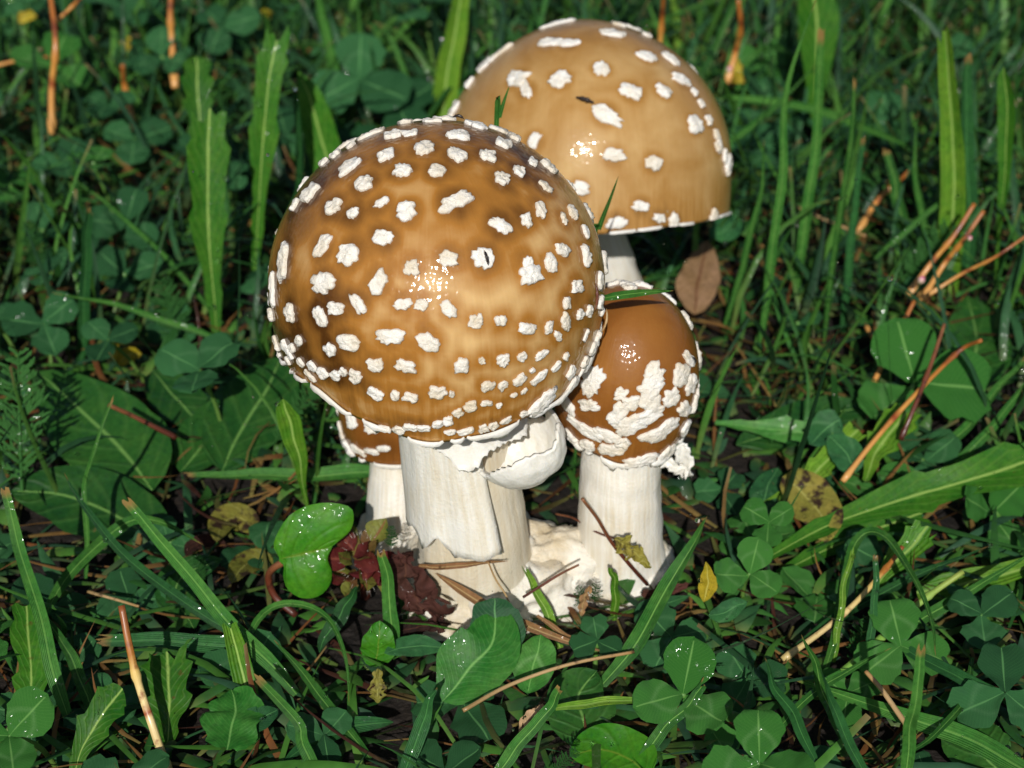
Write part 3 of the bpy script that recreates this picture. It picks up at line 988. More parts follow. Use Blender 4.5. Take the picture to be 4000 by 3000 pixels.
# ---- young mushroom at the right
cY = at_d(2440, 1455, 0.420)
RY = 288 * pxm(cY)
baseY = at_z(2420, 2250, 0.0)
rootY = empty('mushroom', baseY)
tag(rootY, 'young chestnut mushroom with egg-shaped cap and thick white patches low on it', 'mushroom', 'cluster of warty mushrooms')
tiltY = Matrix.Rotation(R_(-5), 3, 'X') @ Matrix.Rotation(R_(3), 3, 'Y')
rimY = [(-180, 0.0185), (-60, 0.0150), (-30, 0.0170), (0, 0.0190), (30, 0.0190), (70, 0.0170), (180, 0.0185)]
SY = build_cap(rootY, M['cap_young'], cY, RY, RY * 1.25, rimY, 0.14, tiltY, nseg=140, nd=44, nl=18, seed=12, stem_r=0.0095)
ZY = [(1310,810,210,160,60),(1130,960,150,80,-30),(1295,980,120,80,10),(1260,1150,280,70,-15),(1420,1200,220,80,-15),(1530,1250,110,70,-10),(1755,760,190,150,60),(1735,860,190,130,30),(1520,900,110,80,60),(1590,970,130,110,0),(1500,1040,200,110,60),(1580,1120,240,140,20),(1740,960,150,130,0),(1730,1050,220,90,20),(1880,930,140,110,20),(1975,1010,130,110,-30),(1950,760,180,110,70),(2020,830,140,90,-80),(2010,650,120,70,-20),(2070,960,170,70,80),(1810,1170,300,110,15),(2010,1170,130,90,50),(1165,1215,130,60,-35),(1280,1270,120,70,-15),(1455,1300,180,80,10),(1660,1385,260,80,8),(1850,1345,180,110,30),(1140,1270,90,80,0),(1470,90,130,40,0),(1580,135,100,50,-10),(1670,120,140,50,-15),(1540,85,60,60,0)]
warts_from(SY, ZY, 1600, 1050, 0.5425, ang=30, hgt=0.0009)
hidden_warts(SY, 20, 0.004, 0.007)
finish_cap(SY, 0.0015, pigment_shade=lambda p: 0.1 * math.exp(-((p.x + 0.05) ** 2 + (p.z - 0.3) ** 2) / 0.3) - 0.12 * sstep(0.5, 1.1, abs(p.x)))  # limb shade painted into the colour of both sides
rim_fringe(SY, 0.0016, 9.7)
gills(SY, 0.0095, 70)
topY = cY + tiltY @ Vector((0, 0, -0.010))
stem(SY, [baseY + Vector((0.001, 0, -0.006)), baseY.lerp(topY, 0.35), baseY.lerp(topY, 0.7), topY], [0.0135, 0.0122, 0.0115, 0.0110, 0.0108], M['stem'], seed=21)
bulb(SY, baseY + Vector((0, 0.002, 0.0)), 0.0165, 0.0155, 0.0125, 14.0)
for k_, (pp, wd_) in enumerate([([(2590, 1800), (2630, 1815), (2660, 1840), (2690, 1860)], 62), ([(2655, 1740), (2672, 1775), (2680, 1810), (2668, 1845)], 70)]):
    P = [at_y(x, y, cY.y - 0.006 - 0.001 * k_) for x, y in pp]
    C = cr(P, 20)
    V, F, U = strip_geo(C, wd_ * 0.5 * pxm(P[0]), lambda t: 0.7 + 0.5 * noise.noise(Vector((t * 5, k_ * 3.3, 1))), (CAM - P[0]).normalized(), 11, 0.2, 0.2, 0.5, 0.5, k_ * 4.1, 0.8)
    V = [v + Vector((noise.noise(v * 500), noise.noise(v * 500 + Vector((5, 0, 0))), noise.noise(v * 500 + Vector((0, 5, 0))))) * 0.0007 for v in V]
    o = mesh_obj('veil_remnant', V, F, M['veil'], rootY, uvs=U, origin=baseY)
    md = o.modifiers.new('thickness', 'SOLIDIFY'); md.thickness = 0.0009

# ---- small mushroom at the left, behind the big stem
cL = at_y(1562, 1590, 0.378)
RL = 242 * pxm(cL)
baseL = at_z(1545, 2130, 0.0)
rootL = empty('mushroom', baseL)
tag(rootL, 'small brown mushroom mostly hidden behind the thick white stem of the big one', 'mushroom', 'cluster of warty mushrooms')
rimL = [(-180, 0.010), (-60, 0.0095), (0, 0.0088), (180, 0.010)]
SL = build_cap(rootL, M['cap_young'], cL, RL, RL * 1.05, rimL, 0.06, nseg=120, nd=40, nl=14, seed=17, stem_r=0.008)
warts_from(SL, [(835,1320,130,90,80),(1010,1360,140,120,10),(705,1380,100,40,-75),(730,1470,120,55,-65),(800,1545,130,70,-40),(880,1565,130,60,0),(1000,1575,130,50,10),(1100,1550,120,50,10)], 1000, 1050, 0.452)
hidden_warts(SL, 14, 0.003, 0.005)
finish_cap(SL)
rim_fringe(SL, 0.0016, 3.9)
gills(SL, 0.008, 60)
topL = cL + Vector((0, 0, -0.004))
stem(SL, [baseL + Vector((0, 0, -0.004)), baseL.lerp(topL, 0.5), topL], [0.0105, 0.0092, 0.0085, 0.0082], M['stem'], seed=31)
bulb(SL, baseL, 0.013, 0.013, 0.010, 19.0)

CAPS = [(cF, RF, 0.02), (cB, RB, 0.018), (cY, RY, 0.02), (cL, RL, 0.01)]
STEMS = [(baseF, 0.026), (baseB, 0.014), (baseY, 0.018), (baseL, 0.014)]

# ------------------------------------------------------------------ plants picked out in the photograph (coordinates on a 2212 px wide view)
K = 4000 / 2212
HERO_PTS = []
DEW_PTS = []


def path(pts, mode, z0=0.0, z1=0.0, lean=0.0):
    """mode 'g': lies at heights z0..z1 (cm); 'v': stands on the ground at its first point"""
    out = []
    n = len(pts)
    if mode == 'v':
        b0 = at_z(pts[0][0] * K, pts[0][1] * K, z0 / 100)
        for i, (x, y) in enumerate(pts):
            out.append(at_y(x * K, y * K, b0.y + lean / 100 * (i / (n - 1))))
    else:
        for i, (x, y) in enumerate(pts):
            t = i / (n - 1)
            z = z0 + (z1 - z0) * t
            out.append(at_z(x * K, y * K, z / 100))
    return out


hero_n = [0]
GX, GY, CELL = 160, 120, 25
OCC = np.full((GX, GY), 1e9)


def mark(V, spread=1):
    for v in V:
        x, y = project(v)
        d = (v - CAM).length
        i, j = int(x // CELL), int(y // CELL)
        for a in range(i - spread, i + spread + 1):
            for c in range(j - spread, j + spread + 1):
                if 0 <= a < GX and 0 <= c < GY: OCC[a, c] = min(OCC[a, c], d + 0.004)


def covers(C):
    """share of a path's points that would hide a plant already standing behind it"""
    k = 0
    for v in C:
        x, y = project(v)
        i, j = int(x // CELL), int(y // CELL)
        if 0 <= i < GX and 0 <= j < GY and OCC[i, j] < 1e8 and (v - CAM).length < OCC[i, j]: k += 1
    return k / len(C)




def hero(name, label, cat, pts, width, mat, prof=p_blade, mode='g', z0=0.3, z1=2.0, lean=0.0, cols=7, fold=0.32, cup=0.0, ripple=0.10, twist=None,
         face=0.6, side=0.0, rows=22, group=None, ragged=None, arch=0.0):
    hero_n[0] += 1
    if ragged is None: ragged = 1.1 if prof in (p_cut, p_dcut) else 0.0
    if twist is None: twist = math.sin(hero_n[0] * 2.7) * 0.7 if name == 'grass_leaf' else 0.0
    P = path(pts, mode, z0, z1, lean)
    if arch:
        for i in range(len(P)):
            t = i / (len(P) - 1)
            d = (CAM - P[i]).normalized()
            P[i] = P[i] + d * (arch / 100 * math.sin(math.pi * t))
    C = cr(P, rows)
    wob_ = 0.0011 if name == 'grass_leaf' else 0.0005
    C = [c + Vector((noise.noise(Vector((i * 0.17, hero_n[0], 0))), 0, noise.noise(Vector((i * 0.17, hero_n[0], 5))))) * wob_ for i, c in enumerate(C)]
    mid = C[len(C) // 2]
    Nn = ((CAM - mid).normalized() * face + Vector((0, 0, 1)) * (1 - face) + Vector((side, 0, 0))).normalized()
    hw = width * K * pxm(mid) * 0.5
    V, F, U = strip_geo(C, hw, prof, Nn, cols, fold, cup, ripple, twist, hero_n[0] * 1.37, ragged)
    o = mesh_obj(name, V, F, M[mat], uvs=U, origin=C[0])
    tag(o, label, cat, group)
    mark(V, 1 if width > 50 else 0)
    for _ in range(10 if width < 45 else 26):
        c = random.choice(V)
        if c.z > 0.004: DEW_PTS.append((c, 0.0, Nn))
    return o


def stalk(name, label, cat, pts, width, mat, mode='g', z0=0.3, z1=3.0, lean=0.0, nodes=3, rows=26, group=None, taper=0.25, sides=9):
    P = path(pts, mode, z0, z1, lean)
    C = cr(P, rows)
    hw = width * K * pxm(C[rows // 2]) * 0.5
    rr = []
    for i in range(rows):
        t = i / (rows - 1)
        r0 = hw * (1 - taper * t)
        if nodes:
            ph = (t * nodes + 0.35) % 1.0
            r0 *= 1 + 0.45 * math.exp(-((ph - 0.5) / 0.07) ** 2)
        rr.append(r0)
    V, F, U = tube_geo(C, rr, sides, True, 0.85, 0.1, hw * 1e4)
    mark(V, 0)
    o = mesh_obj(name, V, F, M[mat], uvs=U, origin=C[0])
    tag(o, label, cat, group)
    return o


B, L_ = 'grass_leaf', 'grass'
# --- left side, standing leaves and blades
hero('dandelion_leaf', 'upright toothed yellow-green dandelion leaf standing clear beside the round cap', 'leaf', [(468, 735), (455, 560), (448, 400), (452, 255)], 92, 'dandelion', p_dcut, 'v', face=0.85, lean=2, ripple=0.12, ragged=0.5)
hero('dandelion_leaf', 'folded dandelion leaf tip leaning behind the upright toothed leaf', 'leaf', [(440, 520), (432, 300), (428, 200), (425, 120)], 72, 'dandelion', p_dand, 'v', face=0.7, lean=3, fold=0.4)
hero('dandelion_leaf', 'narrow toothed green leaf rising past the clover head', 'leaf', [(548, 620), (562, 400), (578, 200), (598, 80)], 66, 'dandelion', p_dcut, 'v', face=0.8, lean=2, ripple=0.12)
hero('grass_leaf', 'broad dark leaf blade leaning against the round brown cap', L_, [(735, 480), (705, 330), (668, 210), (645, 155)], 78, 'dandelion', p_blade, 'v', face=0.8, lean=1, fold=0.1)
hero(B, 'stout dark green grass blade standing alone beyond the three-leaf clover', L_, [(172, 790), (182, 640), (188, 520), (193, 450)], 27, 'blade_dark', p_cut, 'v', face=0.8)
hero(B, 'long pale dewy blade lying slantwise above the broad leaves', L_, [(500, 745), (380, 700), (250, 660), (110, 632)], 15, 'blade', p_blade, 'g', z0=1.5, z1=3.5)
hero(B, 'thin green blade slanting down behind the dewy one', L_, [(480, 700), (360, 560), (240, 450), (150, 380)], 11, 'blade', p_blade, 'g', z0=1, z1=4)
hero(B, 'fine upright blade behind the toothed leaf', L_, [(740, 240), (715, 120), (690, 20), (675, -40)], 22, 'blade', p_blade, 'v', face=0.8)
hero(B, 'thin grass blade crossing in front of the large far clover', L_, [(745, 250), (765, 150), (775, 60), (770, -20)], 12, 'blade', p_blade, 'v')
hero(B, 'mown blade with a dewdrop near its dry tip', L_, [(900, 270), (880, 180), (845, 90), (820, 55)], 16, 'blade', p_cut, 'v', lean=2)
hero(B, 'short mown blade with brown tip behind the round cap', L_, [(850, 290), (830, 210), (810, 140), (797, 90)], 12, 'blade_dark', p_blade, 'v')
hero(B, 'wide bright blade rising beside the tan cap', L_, [(950, 290), (965, 170), (985, 60), (1000, -40)], 58, 'blade_lime', p_cut, 'v', face=0.8, fold=0.3)
hero(B, 'dark split blade beside the broad dark leaf', L_, [(640, 520), (648, 380), (645, 270), (636, 190)], 18, 'blade_dark', p_cut, 'v')
# --- left lower
hero(B, 'pale dewy blade with a split dry tip beyond the bent blade', L_, [(150, 1560), (100, 1400), (50, 1200), (5, 1055)], 32, 'blade', p_cut, 'g', z0=0.6, z1=4.5, ragged=0.8)
hero(B, 'long dark curving blade with a forked brown tip', L_, [(620, 1420), (450, 1335), (290, 1220), (190, 1110), (142, 1020)], 24, 'blade_dark', p_blade, 'g', z0=0.5, z1=4.0)
hero(B, 'bright cut blade with ragged dry end running down to the plantain', L_, [(640, 1500), (520, 1370), (390, 1220), (272, 1080)], 36, 'blade', p_cut, 'g', z0=0.8, z1=4.0, ragged=0.7)
hero(B, 'bent blade folded over the long curving one', L_, [(90, 1340), (160, 1230), (250, 1140), (340, 1125), (440, 1180)], 26, 'blade', p_blade, 'g', z0=1.0, z1=2.4)
hero(B, 'thin pale stalk-like blade standing over the plantain leaf', L_, [(185, 1250), (185, 1080), (200, 980), (245, 862)], 13, 'blade', p_cut, 'g', z0=1.0, z1=5.0)
hero(B, 'flat ribbed blade lying level beside the stems', L_, [(830, 1022), (700, 1026), (540, 1028), (405, 1032)], 42, 'blade', p_cut, 'g', z0=1.0, z1=1.3, face=0.5)
hero('grass_leaf', 'bright tapering leaf standing by the small hidden mushroom', L_, [(668, 1120), (648, 1010), (630, 930), (612, 862)], 52, 'blade_lime', p_obov, 'v', z0=0.2, face=0.85)
hero(B, 'wet ribbed blade lying level behind the brown-topped yellow stalk', L_, [(600, 1405), (480, 1395), (350, 1385), (225, 1385)], 44, 'blade_dark', p_cut, 'g', z0=0.9, z1=1.2)
hero('dandelion_leaf', 'short cut yellow-green leaf stub with torn top', 'leaf', [(545, 1530), (525, 1460), (510, 1400), (495, 1348)], 52, 'blade_lime', p_cut, 'g', z0=0.6, z1=2.5, ragged=0.8)
hero('dandelion_leaf', 'cut spotted leaf with torn brown top beside the orange stalk', 'leaf', [(360, 1640), (365, 1550), (365, 1480), (360, 1410)], 108, 'dandelion', p_dcut, 'g', z0=0.4, z1=1.6, ragged=0.6, ripple=0.2)
hero('dandelion_leaf', 'pale ribbed dandelion leaf pointing up beside the yellow dry stalk', 'leaf', [(150, 1700), (180, 1610), (225, 1540), (262, 1490)], 85, 'dandelion', p_dcut, 'g', z0=0.6, z1=2.2, ragged=0.5)
hero('dandelion_leaf', 'narrow wavy dandelion leaf with a cut red end under the split-tipped blade', 'leaf', [(60, 1640), (70, 1520), (65, 1420), (55, 1310)], 76, 'dandelion', p_dcut, 'g', z0=0.4, z1=2.0, ragged=0.4, ripple=0.3)
hero(B, 'plain green blade lying beside the split-tipped dewy one', L_, [(200, 1560), (170, 1460), (130, 1380), (60, 1290)], 28, 'blade', p_blade, 'g', z0=0.6, z1=2.4)
hero(B, 'arching thin blade across the wet level one', L_, [(500, 1460), (560, 1340), (620, 1300), (700, 1330), (745, 1420), (755, 1520)], 17, 'blade', p_blade, 'g', z0=1.2, z1=1.0, arch=1.0)
hero(B, 'blade slanting down from the cut stub', L_, [(800, 1640), (720, 1540), (650, 1450), (590, 1380)], 24, 'blade', p_blade, 'g', z0=0.6, z1=2.0)
hero(B, 'long bright blade between the leaf stub and the bitten pale leaf', L_, [(700, 1700), (660, 1620), (640, 1560), (560, 1470)], 30, 'blade', p_cut, 'g', z0=0.8, z1=2.6)
# --- front centre
hero(B, 'upright dark blade standing by the red flower head', L_, [(858, 1420), (845, 1340), (838, 1260), (828, 1195)], 34, 'blade', p_cut, 'g', z0=0.4, z1=3.4)
hero(B, 'short grey-green hairy leaf leaning toward the red flower head', L_, [(690, 1410), (720, 1350), (750, 1300), (775, 1265)], 36, 'blade_dark', p_lance, 'g', z0=0.6, z1=2.2)
hero(B, 'bright blade with a dry needle tip beside the chestnut mushroom stem', L_, [(1300, 1480), (1380, 1380), (1450, 1255), (1500, 1170), (1530, 1115)], 40, 'blade', p_blade, 'g', z0=0.8, z1=4.2)
hero(B, 'short cut blade stub in front of the white bulb', L_, [(1210, 1400), (1185, 1340), (1160, 1280), (1135, 1232)], 26, 'blade_lime', p_cut, 'g', z0=0.4, z1=2.2)
hero(B, 'small cut blade stub before the chestnut mushroom stem', L_, [(1328, 1340), (1330, 1300), (1326, 1260), (1322, 1225)], 20, 'blade_lime', p_cut, 'g', z0=0.5, z1=2.4, ragged=0.8)
hero(B, 'hairy grey-green blade lying flat before the seed husk', L_, [(850, 1560), (760, 1570), (670, 1610), (600, 1650)], 40, 'blade_dark', p_lance, 'g', z0=0.7, z1=1.0)
hero(B, 'grey-green upright blade below the folded clover leaflet', L_, [(870, 1680), (900, 1600), (925, 1530), (938, 1480)], 34, 'blade_dark', p_blade, 'g', z0=0.8, z1=2.6)
hero(B, 'pale dewy cut blade rising before the dark oval leaf', L_, [(1060, 1690), (1120, 1610), (1180, 1540), (1212, 1490)], 34, 'blade', p_cut, 'g', z0=1.0, z1=2.8, ragged=0.6)
hero(B, 'bright blade going down beside the dark oval leaf', L_, [(1380, 1650), (1430, 1580), (1490, 1520), (1520, 1470)], 30, 'blade', p_cut, 'g', z0=1.0, z1=2.6)
hero(B, 'yellowing blade end lying across the dark oval leaf', L_, [(1200, 1530), (1290, 1520), (1390, 1512), (1480, 1500)], 22, 'blade_lime', p_blade, 'g', z0=1.6, z1=1.8)
# --- right side
hero('dandelion_leaf', 'long smooth dandelion leaf with pale midrib above the jointed stalk', 'leaf', [(1640, 1215), (1800, 1130), (1980, 1070), (2120, 1030), (2280, 975)], 104, 'dandelion', p_dcut, 'g', z0=0.6, z1=2.2, face=0.6, rows=30)
hero('dandelion_leaf', 'short dandelion leaf tucked under the long smooth one', 'leaf', [(1680, 1240), (1800, 1180), (1900, 1140), (1990, 1110)], 86, 'dandelion', p_dcut, 'g', z0=0.3, z1=0.9, ragged=0.5)
hero('dandelion_leaf', 'yellow-green cut leaf pointing up beside the big clover', 'leaf', [(1650, 1090), (1740, 1040), (1790, 990), (1850, 930)], 62, 'blade_lime', p_dcut, 'g', z0=0.8, z1=1.8, ragged=0.4)
hero('dandelion_leaf', 'pale folded leaf end hanging over the dandelion leaves', 'leaf', [(1870, 1040), (1890, 980), (1920, 940), (1960, 890)], 80, 'blade_lime', p_dcut, 'g', z0=1.2, z1=2.0, ragged=0.3)
hero('dandelion_leaf', 'broad pale leaf lying level beside the chestnut cap', 'leaf', [(1545, 915), (1640, 925), (1740, 935), (1830, 960)], 62, 'clover_bright', p_dcut, 'g', z0=1.5, z1=1.5, ripple=0.15)
hero('broad_leaf', 'dark wide leaf behind the pale level one', 'leaf', [(1590, 960), (1700, 930), (1790, 895), (1900, 875)], 100, 'broad', p_lance, 'g', z0=0.8, z1=1.0)
hero('dandelion_leaf', 'yellow-green leaf slanting out from under the long smooth one', 'leaf', [(1880, 1290), (1920, 1230), (1970, 1180), (2000, 1140)], 70, 'blade_lime', p_dcut, 'g', z0=0.8, z1=2.2, ragged=0.5)
hero('dandelion_leaf', 'wide pale blade behind the red-tipped green stem', 'leaf', [(1980, 1280), (2070, 1265), (2150, 1245), (2260, 1215)], 62, 'blade_lime', p_cut, 'g', z0=0.6, z1=1.4)
hero(B, 'arched bright blade over the yellow jointed stalk', L_, [(1770, 1480), (1815, 1310), (1850, 1170), (1910, 1160), (1970, 1240), (2010, 1340), (2025, 1420)], 22, 'blade', p_blade, 'g', z0=0.8, z1=2.4, arch=1.5, rows=34)
hero(B, 'thin upright blade crossing the yellow jointed stalk', L_, [(1870, 1460), (1880, 1380), (1890, 1290), (1895, 1200)], 19, 'blade_dark', p_cut, 'g', z0=0.8, z1=3.4)
hero(B, 'pale smooth stem-like blade before the red-noded yellow stalk', L_, [(1800, 1430), (1810, 1350), (1825, 1270), (1840, 1190)], 16, 'blade_lime', p_cut, 'g', z0=0.8, z1=3.0)
hero(B, 'long blade running down from the dandelion leaves to the clover', L_, [(1720, 1400), (1850, 1310), (1990, 1240), (2140, 1180)], 24, 'blade_dark', p_blade, 'g', z0=0.8, z1=2.0)
hero(B, 'glossy long blade between dandelion leaves and red-tipped stem', L_, [(1900, 1420), (2000, 1330), (2110, 1270), (2230, 1190)], 26, 'blade', p_blade, 'g', z0=0.8, z1=2.5)
hero(B, 'pale grooved blade behind the long smooth dandelion leaf', L_, [(2010, 1000), (2080, 930), (2150, 850), (2220, 770)], 26, 'blade', p_cut, 'g', z0=0.5, z1=2.6)
hero(B, 'shorter grooved blade alongside the pale grooved one', L_, [(2040, 1010), (2110, 960), (2170, 890), (2230, 810)], 22, 'blade', p_cut, 'g', z0=0.6, z1=2.6)
hero(B, 'wide flat blade slanting past the spotted straw', L_, [(2260, 1690), (2100, 1600), (1930, 1540), (1700, 1460)], 44, 'blade', p_blade, 'g', z0=1.8, z1=1.2, face=0.55)
hero(B, 'dark flat blade with a cut end above the slanting wide one', L_, [(2160, 1500), (2080, 1470), (1990, 1420), (1920, 1380)], 34, 'blade_dark', p_cut, 'g', z0=2.0, z1=1.6)
hero(B, 'upright pale blade with dry tip before the drooping clover', L_, [(1955, 1700), (1965, 1600), (1975, 1520), (1995, 1400)], 30, 'blade', p_cut, 'g', z0=2.5, z1=6.5)
hero(B, 'bending blade between yellow jointed stalk and bright round clover', L_, [(1830, 1620), (1790, 1520), (1760, 1440), (1735, 1370)], 24, 'blade', p_blade, 'g', z0=1.5, z1=4.5)
hero(B, 'dark blade rising between the bright round clover and the wide flat blade', L_, [(1880, 1700), (1830, 1600), (1790, 1500), (1770, 1440)], 26, 'blade_dark', p_blade, 'g', z0=2.0, z1=5.5)
hero(B, 'blade rising from the bright round clover leaflet', L_, [(1760, 1640), (1720, 1560), (1680, 1490), (1650, 1420)], 26, 'blade_dark', p_blade, 'g', z0=2.0, z1=5.0)
hero(B, 'thin blade crossing low over the bright round clover', L_, [(1640, 1640), (1730, 1520), (1830, 1450), (1930, 1395)], 18, 'blade', p_blade, 'g', z0=1.5, z1=2.5)
hero(B, 'thin blade arching under the dark cut flat one', L_, [(2100, 1420), (2080, 1520), (2000, 1600), (1900, 1660)], 16, 'blade', p_blade, 'g', z0=1.5, z1=2.0)
# --- right background
for k, (pts, wd, mt, pf, lb) in enumerate([
    ([(1640, 760), (1665, 560), (1690, 380), (1700, 190), (1770, -20)], 20, 'blade', p_blade, 'tall dewy blade standing next to the tan cap'),
    ([(1720, 640), (1745, 440), (1765, 300), (1772, 60)], 24, 'blade', p_cut, 'tall pale blade behind the dewy one'),
    ([(1780, 740), (1800, 560), (1835, 330), (1850, 170)], 14, 'blade', p_cut, 'slim cut blade leaning beside the tall pale one'),
    ([(1820, 720), (1835, 560), (1850, 420), (1860, 300)], 18, 'blade_dark', p_cut, 'dark cut blade behind the slim leaning one'),
    ([(2050, 640), (2060, 420), (2055, 240), (2040, 70)], 58, 'blade_lime', p_cut, 'broad bright blade with bent top behind the orange stalks'),
    ([(2090, 620), (2095, 420), (2085, 260), (2090, 120)], 36, 'blade_dark', p_cut, 'dark wide blade beside the bent-topped one'),
    ([(2150, 620), (2165, 420), (2175, 260), (2170, 140)], 40, 'dandelion', p_obov, 'rounded upright leaf beside the dark wide blade'),
    ([(1770, 330), (1760, 180), (1765, 60), (1750, -60)], 90, 'dandelion', p_obov, 'wide blurred green leaf behind the tall pale blade'),
    ([(1960, 560), (1945, 450), (1930, 380), (1915, 330)], 26, 'blade', p_cut, 'short cut blade in front of the bent-topped one'),
    ([(1560, 720), (1610, 560), (1640, 420), (1655, 300)], 14, 'blade', p_blade, 'thin blade standing close to the tan cap rim'),
    ([(1470, 130), (1460, 60), (1455, 0), (1450, -60)], 16, 'blade_lime', p_blade, 'thin bright blade rising behind the tan cap'),
    ([(2010, 600), (1995, 470), (1975, 360), (1985, 240)], 15, 'blade', p_blade, 'thin blade close by the bent-topped one'),
]):
    hero(B, lb, L_, pts, wd, mt, pf, 'v', face=0.8, lean=1.0)
hero(B, 'curled-over dewy blade arching behind the tan cap', L_, [(1590, 250), (1600, 160), (1640, 110), (1700, 112), (1760, 150)], 15, 'blade', p_blade, 'g', z0=1, z1=4, arch=1.0)
hero(B, 'dewy blade slanting out from behind the tan cap', L_, [(1560, 320), (1630, 270), (1700, 210), (1760, 140)], 18, 'blade', p_blade, 'g', z0=4, z1=5.5)
hero(B, 'long dewy blade lying level across the tall blades', L_, [(1560, 210), (1720, 230), (1880, 280), (2010, 340)], 20, 'blade', p_blade, 'g', z0=3, z1=4)
hero(B, 'bright thin blade rising along the orange stalk', L_, [(1890, 560), (1960, 500), (2050, 420), (2130, 330)], 14, 'blade', p_blade, 'g', z0=2, z1=5)
# blades standing between the caps
for lb, pts, Y0, wd in (('thin mown blade rising between the two large caps', [(1072, 282), (1078, 255), (1090, 215), (1101, 184)], cF.y + 0.05, 11),
                        ('slim blade standing before the tan cap rim', [(1280, 545), (1295, 490), (1318, 430), (1337, 378)], cF.y + 0.045, 12)):
    P = [at_y(x * K, y * K, Y0) for x, y in pts]
    P = [Vector((P[0].x - 0.004, Y0, 0.0))] + P
    C = cr(P, 24)
    V, F, U = strip_geo(C, wd * K * pxm(P[-1]) * 0.5, p_blade, (CAM - P[-1]).normalized(), 5, 0.2)
    tag(mesh_obj(B, V, F, M['blade'], uvs=U, origin=C[0]), lb, L_)
Yk = cY.y - RY - 0.001
P = [at_y(x * K, y * K, Yk) for x, y in [(1298, 645), (1345, 637), (1400, 631), (1456, 628)]]
V, F, U = strip_geo(cr(P, 16), 0.0010, p_blade, (CAM - P[0]).normalized(), 5, 0.2)
tag(mesh_obj(B, V, F, M['blade'], uvs=U, origin=P[0]), 'short green blade stuck across the crown of the chestnut cap', L_)

# --- stalks, twigs and straw
stalk('straw_stalk', 'yellow jointed dry stalk with brown top before the wet level blade', 'stalk', [(370, 1690), (330, 1570), (300, 1480), (280, 1400), (262, 1308)], 20, 'straw_stalk', z0=0.6, z1=4.0, nodes=2)
stalk('straw_stalk', 'yellow jointed stalk with red nodes lying under the arched blade', 'stalk', [(1690, 1425), (1780, 1360), (1850, 1300), (1920, 1220), (1950, 1180)], 14, 'straw_stalk', z0=0.8, z1=2.2, nodes=3)
stalk('green_stalk', 'yellow-green jointed stem with a cut red tip', 'stalk', [(1760, 1500), (1880, 1400), (1990, 1300), (2080, 1235)], 17, 'green_stalk', z0=0.8, z1=2.4, nodes=3)
stalk('twig', 'dark red broken twig leaning on the chestnut mushroom stem', 'twig', [(1398, 1262), (1360, 1220), (1320, 1170), (1290, 1120), (1258, 1078)], 11, 'brown_stalk', z0=0.8, z1=4.3, nodes=0)
stalk('twig', 'thin brown twig poking sideways between the stems', 'twig', [(1335, 1165), (1290, 1150), (1240, 1120), (1200, 1110)], 6, 'brown_stalk', z0=2.4, z1=1.6, nodes=0)
hero('straw', 'flat tan straw lying across the front of the white bulb', 'straw', [(940, 1238), (1010, 1285), (1100, 1335), (1210, 1380), (1315, 1412)], 24, 'straw', p_lance, 'g', z0=2.0, z1=1.3, fold=0.25)
hero('straw', 'short dark straw just behind the flat tan one', 'straw', [(1160, 1330), (1210, 1365), (1260, 1390), (1300, 1400)], 12, 'straw', p_blade, 'g', z0=1.4, z1=1.2)
hero('straw', 'dry brown blade lying level on the white bulb', 'straw', [(905, 1222), (970, 1225), (1030, 1218), (1100, 1210)], 14, 'straw', p_blade, 'g', z0=2.5, z1=3.0)
stalk('straw', 'thin dry stalk lying slantwise over the dark oval leaf', 'straw', [(1000, 1535), (1100, 1480), (1230, 1435), (1370, 1408)], 10, 'dry_stalk', z0=1.6, z1=1.8, nodes=0)
stalk('straw', 'dark thin stem leaning before the white bulb', 'straw', [(1130, 1290), (1170, 1265), (1210, 1240), (1250, 1220)], 7, 'brown_stalk', z0=2.0, z1=3.0, nodes=0)
stalk('straw', 'fine tan stem crossing the flat straw', 'straw', [(1115, 1340), (1095, 1290), (1070, 1250), (1055, 1215)], 5, 'dry_stalk', z0=1.5, z1=3.2, nodes=0)
stalk('dead_twig', 'blackish stem lying behind the plantain leaf', 'stem', [(380, 945), (330, 920), (280, 895), (235, 875)], 14, 'brown_stalk', z0=1.5, z1=3.0, nodes=0)
